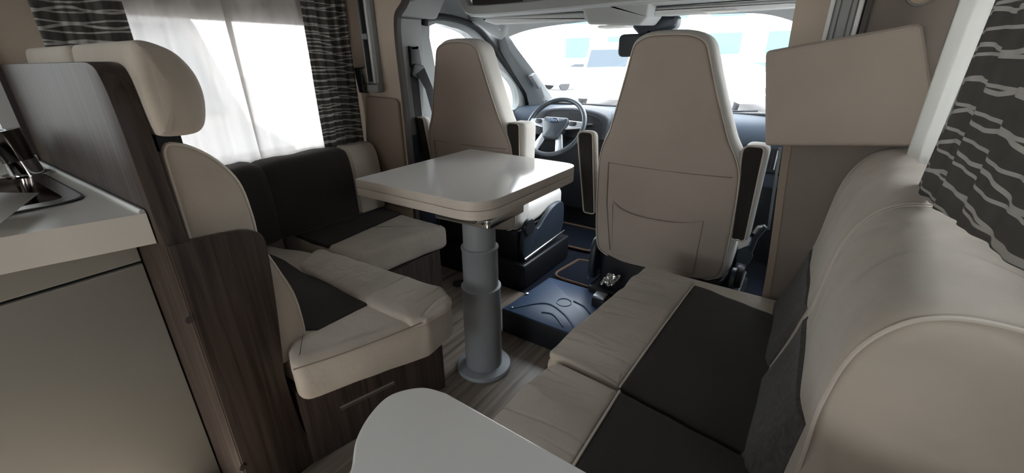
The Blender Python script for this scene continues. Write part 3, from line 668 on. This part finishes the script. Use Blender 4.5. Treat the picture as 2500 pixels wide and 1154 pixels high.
# rear door pillar with the belt
bpz = [(1.54, .0), (1.88, .0), (1.86, .6), (1.83, .9), (1.86, 1.2), (1.87, 1.40), (1.54, 1.40)]
part(MB().slab(bpz, YZ(XD+.03), .03, .008, 3), 'pillar_cover', HEAD, cl)
part(MB().slab([(1.655, .0), (1.662, .0), (1.648, .9), (1.662, 1.25), (1.655, 1.40), (1.648, 1.40), (1.655, 1.25), (1.64, .9)], YZ(XD+.032), .004), 'pillar_groove', TRIMD, cl)
part(MB().slab(rpoly([(1.70, .0), (1.90, .0), (1.87, .80), (1.70, .80)], .02), YZ(XD+.05), .05, .01, 3), 'pillar_foot', DASH, cl, 'blue grey lower pillar cover')
hd = rpoly([(1.53, 1.405), (1.95, 1.405), (2.06, 1.55), (2.06, 1.85), (1.53, 1.85)], [.01, .03, .02, 0, 0])
part(MB().slab(hd, YZ(XD+.07), .07, .012, 3), 'overhead_panel', HEAD, cl, 'pale grey panel over the pillar')
cr_ = struct(plate(outer, win, YZ(XDR+.06), .06, 120), 'wall_cab_right', TRIMG)
part(MB().slab(win, YZ(XDR+.03), .004), 'pane', GLASS, cr_)
# belts
def seat_belt(label, gx):
    t = thing('seat_belt', label, 'seat belt', (gx, 1.75, .8))
    g0 = [(y+.015, z-.03) for y, z in ((1.735, 1.30), (1.735, 1.20), (1.755, 1.165), (1.80, 1.165), (1.81, 1.21), (1.80, 1.30), (1.785, 1.285), (1.75, 1.285))]
    part(MB().slab(rpoly(g0, .006), YZ(gx+.018), .02, .004, 3), 'height_slider', BLK, t)
    part(MB().slab(rpoly([(1.73, 1.12), (1.79, 1.10), (1.845, 1.13), (1.83, 1.17), (1.76, 1.18)], .018), YZ(gx+.03), .014, .005, 3), 'guide_loop', BLK, t)
    part(MB().ribbon([(gx+.016, 1.765, 1.13), (gx+.02, 1.765, .9), (gx+.028, 1.765, .7)], [(0, .027, 0)]*3, [(.0012, 0, 0)]*3), 'webbing', BELT, t)
    part(MB().ribbon([(gx+.032, 1.80, 1.14), (gx+.045, 1.84, 1.05), (gx+.06, 1.865, .9), (gx+.075, 1.875, .72)], [(0, .03, .015), (0, .028, .004), (0, .026, 0), (0, .026, 0)], [(.0012, 0, 0)]*4), 'webbing', BELT, t)
seat_belt('black seat belt on the grey pillar left of the driver seat', XD+.03)
# windscreen pillars: strips lofted between door edge and glass edge
LP = [((-1.87,2.568,1.357), (-1.8,2.597,1.34)), ((-1.87,2.598,1.248), (-1.79,2.68,1.266)), ((-1.87,2.762,1.099), (-1.78,2.876,1.125)), ((-1.86,2.914,0.9538), (-1.77,3.057,0.9875)), ((-1.85,2.947,0.8487), (-1.755,3.217,0.8494)), ((-1.84,2.935,0.6367), (-1.74,3.221,0.6059))]
def pillar(name, flip=False):
    rs = []
    for a, b in LP:
        a, b = Vector(a), Vector(b)
        if flip: a.x = -1.94 - a.x; b.x = -1.94 - b.x
        m = (a+b)/2 + Vector((.02 if not flip else -.02, -.02, 0)); k = Vector((-.03 if not flip else .03, .05, .0))
        rs.append([a, a.lerp(m, .6), m, m.lerp(b, .6), b, b+k, a+k])
    return struct(MB().rings(rs), name, PILL)
pl = pillar('trim_1'); pillar('trim_2', True)
hk = (-1.648,2.28,1.363)
part(MB().tube([Vector(hk)+Vector((0,-.01,.01)), Vector(hk), Vector(hk)+Vector((.02,-.025,-.004))], .007, 8), 'coat_hook', VIS, pl)
sp_ = Vector((-1.76,3.006,0.8971))*.955 + Vector((0, 0, 1.2*.045))
part(MB().lathe([(0, 0), (.018, 0), (.02, .004), (0, .006)], sp_, 20, (Vector((0,1,0)), Vector((0,0,1)), Vector((1,-.4,0)).normalized())), 'speaker_grille', BLK, pl, 'round dark speaker grille')
ph = rpoly([(-1.782,1.181), (-1.737,1.181), (-1.68,1.045), (-1.714,1.011)], .006)
part(MB().slab([(2.783,1.086), (2.839,1.104), (2.946,1.023), (2.899,0.9932)], YZ(-1.735), .03, .004, 2), 'grab_handle', PILL, pl)
# windscreen, its frame and the header above
topz = [(-1.795, 2.58, 1.337), (-1.66, 2.60, 1.372), (-1.4, 2.62, 1.398), (-.97, 2.63, 1.415), (-.54, 2.62, 1.408), (-.30, 2.60, 1.395), (-.14, 2.58, 1.345)]
botz = [(-1.80, 3.07, .885), (-1.6, 3.12, .875), (-1.4, 3.16, .87), (-.97, 3.2, .865), (-.54, 3.16, .865), (-.34, 3.12, .87), (-.19, 3.07, .88)]
T = spline(topz, 5); B = spline(botz, 5)
gl = MB().rings([[Vector(T[i]).lerp(Vector(B[i]), v) + Vector((0, .05*math.sin(PI*v), .03*math.sin(PI*v))) for i in range(len(T))] for v in [k/8 for k in range(9)]], False, False, closed=False)
ws = struct(gl, 'window_6', GLASS)
band = MB().tube([Vector(p)+Vector((0, .0, -.010)) for p in B], .020, 8); part(band, 'lower_frame', RUB, ws, 'black frame along the foot of the windscreen')
hdr = []
for p in T:
    p = Vector(p); hdr.append([p+Vector((0, .02, .0)), p+Vector((0, -.03, -.006)), Vector((p.x, 2.50, p.z+.035)), Vector((p.x, 2.36, 1.45)), Vector((p.x, 2.36, 1.56)), Vector((p.x, 2.7, 1.56))])
hw = struct(MB().rings(hdr), 'trim_3', HEAD)
struct(MB().box((-2.0, 1.53, 1.75), (.1, 2.8, 1.80)), 'ceiling_cab', HEAD)
struct(MB().slab([(-2.053,1.544), (-2.071,1.448), (-1.942,1.43), (-1.82,1.391), (-1.734,1.338), (-1.676,1.309), (-1.636,1.335), (-1.623,1.374), (-1.643,1.452), (-1.716,1.521), (-1.7, 1.7), (-1.95, 1.7)], XZ(2.3), .05, .01, 3), 'trim_4', TRIMG)
# overhead shelf
t = thing('overhead_shelf', 'pale grey overhead shelf across the cab above the windscreen', 'shelf', (-.95, 2.2, 1.43))
lp = spline([(-1.80, 2.1, 1.64), (-1.775, 2.1, 1.54), (-1.745, 2.1, 1.478), (-1.69, 2.1, 1.450), (-1.4, 2.1, 1.446), (-.9, 2.1, 1.452), (-.4, 2.1, 1.456), (-.05, 2.1, 1.46)], 6)
rs = []
for i, p in enumerate(lp):
    a = Vector(lp[max(0, i-1)]); b = Vector(lp[min(len(lp)-1, i+1)]); d = (b-a).normalized(); n = Vector((d.z, 0, -d.x)); p = Vector(p)
    rs.append([p + n*k + Vector((0, c, 0)) for k, c in ((.018, -.01), (.026, -.002), (.026, .03), (-.022, .03), (-.026, .0), (-.02, -.012))])
part(MB().rings(rs), 'front_lip', HEAD, t)
part(MB().box((-1.74, 2.12, 1.425), (-.05, 2.32, 1.435)), 'tray', HEAD, t)
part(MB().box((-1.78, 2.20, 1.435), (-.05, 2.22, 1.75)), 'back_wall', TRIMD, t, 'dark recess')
part(MB().box((-1.375, 2.115, 1.466), (-.05, 2.14, 1.75)), 'flap', HEAD, t, 'pale shelf flap')
def visor(label, ol, slot=None):
    xs = [p[0] for p in ol]; t = thing('sun_visor', label, 'sun visor', (sum(xs)/len(xs), 2.3, min(p[1] for p in ol)))
    part(MB().slab(ol, lambda a, b, c: (a, 2.26+c, b+.12*c), .12, .012, 4), 'panel', VIS, t)
    if slot: part(MB().slab(slot, XZ(2.256), .01, .001, 2), 'glare_strip', PAPER, t, 'white strip painted for reflected light on the visor')  # white colour stands in for mirror light reflected at the visor
visor('left sun visor folded up over the windscreen', rpoly([(-1.768,1.413), (-1.731,1.431), (-1.093,1.419), (-1.076,1.38), (-1.405,1.381), (-1.666,1.384)], [.012, .012, .01, .01, .02, .02]))
visor('right sun visor folded up, with a painted bright reflection', rpoly([(-0.7663,1.402), (-0.7523,1.417), (-0.0951,1.412), (-0.08868,1.383), (-0.1859,1.38), (-0.6517,1.377), (-0.7246,1.381)], [.012, .01, .01, .01, .02, .02, .015]),
      [(-0.5122,1.39), (-0.3722,1.388), (-0.3643,1.38), (-0.4866,1.38)])
t = thing('roof_console', 'pale grey roof console between the two sun visors', 'console', (-.93, 2.25, 1.35))
rc = rpoly([(-1.089,1.484), (-1.021,1.354), (-0.7524,1.338), (-0.7256,1.372), (-0.7207,1.458)], [.004, .025, .02, .01, .004])
part(MB().slab(rc, lambda a, b, c: (a, 2.16+c, b+.05*c), .22, .012, 4), 'housing', HEAD, t)
part(MB().slab(rpoly([(-1.0, 2.22), (-.84, 2.22), (-.84, 2.32), (-1.0, 2.32)], .02), XY(1.352), .012, .004, 2), 'lamp_lens', PAPER, t)
# mirror
t = thing('rear_view_mirror', 'black rear view mirror hanging beside the passenger headrest', 'mirror', (-.78, 2.45, 1.2))
part(MB().slab(rpoly([(-.935, 1.205), (-.935, 1.315), (-.60, 1.315), (-.60, 1.205)], .03, 6), XZ(2.36), .035, .012, 4), 'mirror_body', BLK, t)
part(MB().slab(rpoly([(-.93, 1.385), (-.66, 1.40), (-.665, 1.335), (-.84, 1.30)], .03, 5), XZ(2.42), .10, .02, 4), 'sensor_cover', BLKS, t)
part(MB().tube([(-.8, 2.44, 1.33), (-.79, 2.40, 1.29)], .015, 8), 'stalk', BLK, t)

# ------------------------------------------------------------------ dashboard
t = thing('dashboard', 'slate blue dashboard across the cab under the windscreen', 'dashboard', (-.95, 3.0, .2))
dpz = spline([(2.80, .845), (2.755, .80), (2.75, .74), (2.80, .70), (2.84, .62), (2.86, .52), (2.95, .40), (3.05, .3), (3.25, .3), (3.25, .80), (3.18, .862), (3.0, .866), (2.88, .862)], 4, True)
part(MB().slab(dpz, YZ(.02), 1.90, .01, 2), 'body', DASH, t)
part(MB().box((-1.87, 2.86, .02), (.015, 3.2, .5)), 'lower_body', BLK, t, 'black lower dash')
# instrument binnacle
bn = []
for k in range(13):
    a = PI*k/12; bn.append((-1.375 - .285*math.cos(a), .80 + .088*math.sin(a)**.7))
hood = [(-1.66, .70)] + bn + [(-1.09, .70)]
part(MB().slab(hood, lambda a, b, c: (a, 2.70 + c + (b-.8)*.4, b), .25, .018, 4), 'instrument_hood', DASHD, t, 'dark hood over the instruments')
part(MB().slab([(-1.375 + (x+1.375)*.86, .705 + (z-.70)*.85) for x, z in hood], lambda a, b, c: (a, 2.692 + c + (b-.8)*.4, b), .01), 'instrument_cluster', BLK, t, 'black instrument display')
for x in (-1.48, -1.27):
    part(MB().lathe([(.052, 0), (.056, .003), (.05, .005)], (x, 2.69, .775), 24, (Vector((1,0,0)), Vector((0,.37,.93)), Vector((0,-1,.3)).normalized())), 'dial_ring', SILV, t)
part(MB().slab(rpoly([(-1.15, .60), (-.78, .60), (-.78, .80), (-1.15, .80)], .03), XZ(2.735), .06, .01, 3), 'centre_console', DASHD, t)
part(MB().slab(rpoly([(-.76, .50), (-.08, .50), (-.08, .585), (-.76, .585)], .02), XZ(2.80), .06, .012, 3), 'shelf_edge', DASH, t)
for cx in (-.125, -1.75):
    v = part(MB().slab(rpoly([(cx-.055, .605), (cx+.06, .605), (cx+.06, .745), (cx-.045, .745)], .012), XZ(2.74), .03, .006, 3), 'air_vent', DASHD, t)
    for k in range(5):
        part(MB().box((cx-.036+k*.018, 2.732, .625), (cx-.030+k*.018, 2.75, .73)), 'vent_slat', SILV if k == 2 else BLK, v)
part(MB().slab(rpoly([(-1.66, .16), (-1.15, .16), (-1.15, .70), (-1.66, .70)], .05), XZ(2.78), .12, .02, 3), 'knee_panel', BLK, t)
part(MB().lathe([(0, 0), (.018, 0), (.02, .004), (.0, .008)], (-1.20, 2.775, .63), 20, (Vector((1,0,0)), Vector((0,0,1)), Vector((0,-1,0)))), 'ignition_lock', SILV, t)

# steering wheel
CW = Vector((-1.43, 2.60, .776)); tl = math.radians(37)
U = Vector((1, 0, 0)); V = Vector((0, math.sin(tl), math.cos(tl))); Nn = Vector((0, -math.cos(tl), math.sin(tl)))
P3 = lambda a, b, c=0: CW + U*a + V*b + Nn*c
t = thing('steering_wheel', 'dark leather steering wheel with silver spokes', 'steering wheel', tuple(CW))
RW = .208
part(MB().tube([P3(RW*math.cos(2*PI*k/64), RW*math.sin(2*PI*k/64)) for k in range(64)], .0165, 12, closed=True), 'rim', LEATH, t)
hb_ = rpoly([(-.092, .06), (.092, .06), (.097, .022), (.052, -.10), (-.052, -.10), (-.097, .022)], [.03, .03, .02, .03, .03, .02], 5)
part(MB().slab(hb_, lambda a, b, c: P3(a, b, .028-c), .05, .014, 4, puff0=.008), 'hub', LEATH, t)
for s_ in (-1, 1):
    ol = rpoly([(s_*.075, .05), (s_*.20, .045), (s_*.205, .0), (s_*.08, -.02)], .012)
    k_ = part(MB().slab(ol, lambda a, b, c: P3(a, b, .012-c), .02, .006, 3), 'spoke', SILV, t, 'silver spoke with buttons')
    part(MB().slab(rpoly([(s_*.105, .04), (s_*.155, .04), (s_*.155, .01), (s_*.105, .008)], .012), lambda a, b, c: P3(a, b, .017-c), .008, .002, 2), 'button_pad', BLK, k_)
    ol = rpoly([(s_*.03, -.06), (s_*.075, -.05), (s_*.12, -.165), (s_*.07, -.19)], .012)
    part(MB().slab(ol, lambda a, b, c: P3(a, b, .008-c), .02, .006, 3), 'spoke', SILV, t, 'silver lower spoke')
el = [(.034*math.cos(2*PI*k/36), .026+.014*math.sin(2*PI*k/36)) for k in range(36)]
eb = part(MB().slab(el, lambda a, b, c: P3(a, b, .041-c), .006, .001, 2), 'emblem', EMB, t, 'blue oval emblem with script lettering')
part(MB().tube([P3(a, b, .040) for a, b in el], .0018, 6, closed=True), 'emblem_rim', CHROME, eb)
fc = bpy.data.curves.new('lettering', 'FONT'); fc.body = 'Ford'; fc.size = .026; fc.align_x = 'CENTER'; fc.align_y = 'CENTER'; fc.extrude = .0006; fc.shear = .25
ft = bpy.data.objects.new('text', fc); me_ = bpy.data.meshes.new_from_object(ft); bpy.data.objects.remove(ft)
fo = bpy.data.objects.new('lettering', me_); COL.objects.link(fo); fo.parent = eb; me_.materials.clear(); me_.materials.append(SILV)
fo.matrix_local = Matrix.Translation(P3(0, .026, .0425)-CW) @ Matrix((U, V, Nn)).transposed().to_4x4()
part(MB().tube([P3(0, 0, .0), P3(0, 0, -.16)], .05, 16), 'column', BLK, t)
part(MB().tube([P3(.05, .03, -.05), P3(.19, .055, -.05), P3(.24, .06, -.05)], .009, 8), 'stalk', BLK, t)
part(MB().tube([P3(-.05, .03, -.05), P3(-.19, .055, -.05)], .009, 8), 'stalk', BLK, t)

# ------------------------------------------------------------------ cab seats
HWZ = [(.292, .10), (.300, .18), (.33, .262), (.38, .288), (.5, .296), (.62, .296), (.74, .293), (.81, .286), (.87, .266), (.92, .241), (1.0, .214), (1.08, .189), (1.16, .165), (1.21, .151), (1.25, .137), (1.274, .108), (1.288, .055)]
def seat(label, xc, lean_in):
    t = thing('cab_seat', label, 'seat', (xc, 2.0, 0))
    rt = [(xc+h, z) for z, h in HWZ]; lf = [(xc-h, z) for z, h in reversed(HWZ)]
    ol = dens(spline(rt + lf, 3, True), .04)
    tilt = lambda z: -.10*(z-.78) + .03*max(0, (z-1.05))
    fm = lambda a, b, c: (a - .010 - lean_in*max(0, (b-.8)/.45), 1.752 + tilt(b) + c, b)
    bk = part(MB().slab([(a-.003, b-.001) for a, b in inset(ccw(ol), .014)], fm, .015, .012, 4, puff0=.012).warp(lambda p: p + Vector((0, .004*noise.noise(p*7+Vector((xc,0,0))), 0))), 'back_cover', SEATC, t)
    part(MB().slab(inset(ccw(ol), -.004), lambda a, b, c: fm(a, b, c+.008), .125, .03, 5), 'backrest', SEATS, t, 'backrest sides, cloth coloured paler as lit')
    rim = [(a-.003, b-.001) for a, b in inset(ccw(ol), .011)]; part(MB().tube([fm(a, b, .006) for a, b in rim], .0032, 6, closed=True), 'piping', PIPE, t)
    sz = .785
    part(MB().tube([fm(xc-.235, sz-.002, -.006), fm(xc-.1, sz-.004, -.011), fm(xc+.1, sz-.004, -.011), fm(xc+.255, sz, -.004)], .0022, 6), 'seam', SEAM, t)
    part(MB().tube([fm(xc-.235, sz, -.006), fm(xc-.235, .6, -.008), fm(xc-.21, .36, -.006)], .0022, 6), 'seam', SEAM, t)
    pk = [(xc-.215, .40), (xc+.2, .40), (xc+.185, .592)] + [(xc+.08, .568), (xc-.03, .562), (xc-.10, .568), (xc-.15, .582), (xc-.20, .605)]
    top = spline([(xc-.205, .607), (xc-.165, .580), (xc-.10, .564), (xc, .560), (xc+.10, .568), (xc+.18, .592)], 5)
    pol = [(xc-.20, .345), (xc+.17, .345)] + top[::-1]
    part(MB().slab(pol, lambda a, b, c: fm(a, b, c-.026 + .012*((a-xc)/.2)**2), .018, .005, 3), 'pocket', SEATC, t, 'sagging map pocket')
    part(MB().tube([Vector(fm(a, b, -.024 + .012*((a-xc)/.2)**2)) for a, b in top], .0045, 6), 'pocket_hem', SEATC, t)
    # seat cushion
    cu = rpoly([(xc-.26, 1.86), (xc+.29, 1.86), (xc+.27, 2.36), (xc-.26, 2.36)], [.05, .05, .09, .09], 6, .05)
    part(MB().slab(cu, XY(.46), .13, .045, 5, puff0=.015), 'seat_pad', SEATS, t)
    # plastic shield, box, rails
    for s_ in (1, -1):
        sh = spline([(1.80, .18), (1.80, .33), (1.84, .385), (1.90, .36), (1.94, .315), (2.02, .36), (2.12, .40), (2.22, .40), (2.25, .34), (2.22, .20), (2.0, .17)], 3, True)
        part(MB().slab(sh, YZ(xc+s_*.31+.015), .03, .008, 3), 'side_shield', BLKS, t, 'black plastic side shield')
        part(MB().tube([(xc+s_*.325, 1.80, .175), (xc+s_*.325, 2.26, .195)], .007, 8), 'slide_rail', STEEL, t)
    part(MB().lathe([(0, 0), (.045, 0), (.05, .01), (.045, .025), (.0, .028)], (xc+.318, 1.83, .36), 20, (Vector((0,1,0)), Vector((0,0,1)), Vector((1,0,0)))), 'recline_knob', BLK, t)
    part(MB().slab(rpoly([(xc-.31, 1.76), (xc+.345, 1.76), (xc+.345, 2.30), (xc-.31, 2.30)], .02), XY(.155), .15, .012, 3), 'seat_box', BLK, t)
    part(MB().slab(rpoly([(xc-.27, 1.80), (xc+.28, 1.80), (xc+.28, 2.25), (xc-.27, 2.25)], .03), XY(.33), .18, .012, 3), 'swivel', BLK, t)
    return t
def armrest(t, x0, x1, z0, z1, left):
    """folded-up arm: dark underside turned to the rear, pale cloth on the inner side"""
    l0, l1 = (.032, .018) if left == 1 else (-.014, -.034) if left == 0 else (.012, -.002)
    ol = rpoly([(x0+l0, z0), (x1+l1, z0), (x1+.004, z1), (x0-.004, z1)], [.012, .012, .03, .03], 6)
    a = part(MB().slab(ol, lambda p, q, c: (p, 1.77+c-.1*(q-.78), q), .05 if left == 1 else .11, .018, 4), 'armrest', SEATS, t, 'folded armrest')
    e = (.034, .008, .014)[left]
    dk = rpoly([(x0+l0+.004, z0+.004), (x1+l1-min(e, .02), z0+.004), (x1-e, z1-.006), (x0, z1-.006)], [.01, .01, .015, .022], 6)
    part(MB().tube([(p, 1.766-.1*(q-.78), q) for p, q in inset(ccw(dk), -.004)], .003, 6, closed=True), 'piping', PIPE, a)
    part(MB().slab(dk, lambda p, q, c: (p, 1.764+c-.1*(q-.78), q), .02, .006, 3), 'underside', DARK, a, 'dark cloth underside')
s1 = seat('cream driver seat behind the steering wheel', -1.478, .010)
armrest(s1, -1.885, -1.80, .60, .90, 1); armrest(s1, -1.232, -1.130, .50, .915, 0)
s2 = seat('cream passenger seat with a map pocket on its back', -.447, .028)
armrest(s2, -.847, -.774, .52, .905, 1); armrest(s2, -.186, -.110, .53, .908, 2)
t = thing('seat_lever', 'silver tipped lever and strap beside the passenger seat', 'lever', (-.06, 1.8, .4))
a, b, c = (-0.06517,1.78,0.611), (-0.08701,1.78,0.5591), (-0.1026,1.78,0.4501)
part(MB().tube([a, b, c], .010, 8), 'arm', BLKS, t); part(MB().tube([a, Vector(a)+Vector((-.02, 0, -.008)), Vector(a)+Vector((-.03, 0, -.035))], .008, 8), 'tip', SILV, t, 'silver tip')
part(MB().slab(rpoly([(-0.1356,0.4452), (-0.1385,0.4947), (-0.1006,0.5251), (-0.08109,0.4812), (-0.09122,0.4429)], .008), XZ(1.77), .02, .005, 3), 'buckle', DASH, t, 'slate blue buckle')
t = thing('seat_belt', 'dark seat belt strap running down right of the passenger seat', 'seat belt', (-.03, 1.9, .5))
part(MB().ribbon([(-0.0803,1.9,0.8857), (-0.0719,1.9,0.7767), (-0.05579,1.9,0.5602)], [(.005, 0, 0)]*3, [(0, .0015, 0)]*3), 'webbing', PILL, t)
t = thing('cloth_scrap', 'white cloth label hanging at the passenger seat corner', 'cloth', (-.12, 1.8, .4))
part(MB().slab([(-0.1459,0.528), (-0.1039,0.5378), (-0.1122,0.5042), (-0.1367,0.4766)], XZ(1.80), .004), 'scrap', PAPER, t)

# ------------------------------------------------------------------ things on the cab floor
t = thing('step_cover', 'black plastic step cover, blue sky reflection in its colour, on the floor between the tables and the cab', 'step', (-.75, 1.65, 0))
st = rpoly([(-1.017, 1.385), (-.45, 1.387), (-.45, 1.785), (-.985, 1.785), (-1.0, 1.56)], [.012, .01, .01, .02, .02])
part(MB().slab(st, XY(.122), .122, .006, 3), 'shell', BLK, t)
part(MB().slab(inset(ccw(st), .004), XY(.126), .01, .004, 2), 'top', STEPM, t, 'moulded top with the sky reflection in its colour')  # top coloured blue for the sky it reflects, shell left black
for q in ([(-0.9738,1.413,0.127), (-0.8689,1.535,0.127), (-0.7544,1.505,0.127), (-0.6504,1.421,0.127)], [(-0.8418,1.459,0.127), (-0.7882,1.47,0.127), (-0.7055,1.413,0.127)], [(-0.7643,1.627,0.127), (-0.7029,1.611,0.127), (-0.6538,1.572,0.127)]):
    part(MB().tube(spline(q, 8), .004, 6), 'moulded_rib', STEPM, t)
bz = Vector((-0.7972,1.594,0.126))
part(MB().tube([bz + Vector((.034*math.cos(2*PI*k/28), .034*math.sin(2*PI*k/28), 0)) for k in range(28)], .0035, 6, closed=True), 'boss', STEPM, t)
part(MB().lathe([(0, 0), (.008, 0), (.008, .004), (0, .006)], (-0.9783,1.416,0.126), 12), 'screw', STEEL, t); part(MB().lathe([(0, 0), (.01, 0), (.01, .006), (0, .008)], (-0.9885,1.563,0.126), 12), 'screw', STEEL, t)
def carpet_mat(label, pts, z, rad):
    t = thing('floor_mat', label, 'mat', (sum(p[0] for p in pts)/len(pts), sum(p[1] for p in pts)/len(pts), z-.012))
    ol = rpoly(pts, rad, 8); part(MB().slab(ol, XY(z), .012, .003, 2), 'pile', CARPET, t)
    part(MB().tube([(a, b, z) for a, b in ol], .008, 6, closed=True), 'binding', EDGEB, t, 'brown bound edge')
carpet_mat('dark floor mat with brown binding just beyond the step cover', [(-1.055,1.927), (-.30, 1.91), (-.30, 2.40), (-1.016,2.201)], .05, [.07, .02, .02, .02])
carpet_mat('dark floor mat with brown binding in the driver footwell', [(-1.75, 2.40), (-1.02, 2.42), (-1.02, 2.80), (-1.75, 2.80)], .02, .06)
fb = MB(); fcx = Vector((-0.6222,1.709,0.25))
fb.grid(9, 9, lambda u, v: fcx + Vector(((u-.5)*.062 + .02*(v-.5), (v-.5)*.04 + .014*noise.noise(Vector((u*4, v*4, 1))), (v-.5)*.04 + .016*noise.noise(Vector((u*4, v*4, 9))))))
o = solo(fb, 'foil_scrap', FOIL, 'crumpled silver foil beside the passenger seat base', 'foil', sharp=.2); solidify(o, .001)
t = thing('belt_buckle', 'black belt buckle with grey cap beside the step cover', 'buckle', (-.72, 1.8, .0))
bq = (-0.6517,1.674,0.17)
part(MB().slab(rpoly([(bq[0]-.03, bq[1]-.03), (bq[0]+.06, bq[1]-.03), (bq[0]+.06, bq[1]+.03), (bq[0]-.03, bq[1]+.03)], .01), XY(.165), .16, .006, 3), 'body', BLK, t)
part(MB().slab(rpoly([(bq[0]-.028, bq[1]-.026), (bq[0]+.03, bq[1]-.026), (bq[0]+.03, bq[1]+.028), (bq[0]-.028, bq[1]+.028)], .008), XY(.178), .015, .004, 3), 'cap', SILV, t, 'grey cap')

# ------------------------------------------------------------------ outside: paved yard, parked vans, a building
GZ = -.68
struct(MB().box((-60, -30, GZ-.1), (60, 90, GZ)), 'ground', PAVER)
t = thing('wiper', 'black wiper at the foot of the windscreen on the passenger side', 'wiper', (-.5, 3.2, .85))
part(MB().tube([(-.72, 3.20, .845), (-.4, 3.21, .862), (-.16, 3.17, .87)], .008, 6), 'blade', BLK, t); part(MB().tube([(-.9, 3.22, .83), (-.5, 3.21, .87), (-.3, 3.20, .885)], .006, 6), 'arm', BLK, t)
def van(label, x, y, rz, w=2.0, L=5.5, h=2.5, paint=None):
    t = thing('parked_van', label, 'van', (0, 0, 0))
    side = [(0, .35), (-.05, .9), (.05, 1.15), (.85, 1.35), (1.5, h-.25), (1.9, h), (L, h), (L, .35)]
    part(MB().slab(side, lambda a, b, c: (w/2-c, a, b), w, .06, 3), 'body', paint or WVEH, t)
    for s_ in (-1, 1):
        for yy in (.9, L-1.1):
            wl_ = part(MB().lathe([(0, 0), (.34, 0), (.36, .05), (.36, .2), (.0, .2)], (s_*(w/2-.1)-(.1 if s_ < 0 else .1), yy, .36), 24, (Vector((0,1,0)), Vector((0,0,1)), Vector((1,0,0)))), 'wheel', BLK, t)
        part(MB().slab(rpoly([(1.05, 1.38), (1.6, h-.35), (2.3, h-.35), (2.3, 1.38)], .05), YZ(s_*(w/2)+.01), .02), 'side_window', GVEH, t)
        part(MB().slab(rpoly([(s_*w/2-s_*.1, .78), (s_*w/2-s_*.55, .75), (s_*w/2-s_*.5, .98), (s_*w/2-s_*.12, 1.08)], .04), XZ(-.07), .06), 'headlight', GVEH, t)
    a0 = (.9, 1.39); a1 = (1.47, h-.30); d = Vector((a1[0]-a0[0], a1[1]-a0[1])); nn = Vector((-d.y, d.x)).normalized()
    part(MB().add([(sx_*(w/2-.16), a0[0]+d.x*v+nn.x*k, a0[1]+d.y*v+nn.y*k) for k in (-.02, .025) for v in (0, 1) for sx_ in (-1, 1)], [(0,1,3,2), (4,5,7,6), (0,1,5,4), (2,3,7,6), (0,2,6,4), (1,3,7,5)]), 'windscreen', GVEH, t)
    part(MB().box((-w/2+.1, -.09, .38), (w/2-.1, .02, .62)), 'bumper', GVEH, t); part(MB().box((-.35, -.07, .72), (.35, .0, .9)), 'grille', GVEH, t)
    t.location = (x, y, GZ); t.rotation_euler.z = rz
    return t
p = (-5.053,11.5,1.119)
van('white van facing the camper straight ahead, seen through the windscreen', p[0]*17/11.5, 17.0, .1)
p = (-14.02,24,0.8103)
van('white van parked farther off at the left of the windscreen view', p[0]*25/24, 25.0, -.5, h=1.9)
p = (-1.42,18,1.186)
van('white van parked beyond the passenger seat, half hidden by the cushion', p[0], 18.0, .35, h=2.0)
van('grey van parked alongside, seen faintly through the left sheer curtains', -3.9, 1.2, math.radians(90), paint=SVEH)
p = (-7.569,34,3.258)
t = thing('building', 'pale building with blue glazing far ahead above the passenger seat', 'building', (p[0], 36, GZ))
part(MB().box((p[0]-12, 34, GZ), (p[0]+12, 42, 8)), 'wall', WALLB, t)
for i in range(6):
    for j in range(2):
        f_ = part(MB().box((p[0]-10.4+i*3.6, 33.9, .6+j*3), (p[0]-8.1+i*3.6, 34.05, 2.8+j*3)), 'window', WALLB, t)
        part(MB().box((p[0]-10.3+i*3.6, 33.86, .7+j*3), (p[0]-8.2+i*3.6, 33.95, 2.7+j*3)), 'pane', BLUEG, f_)
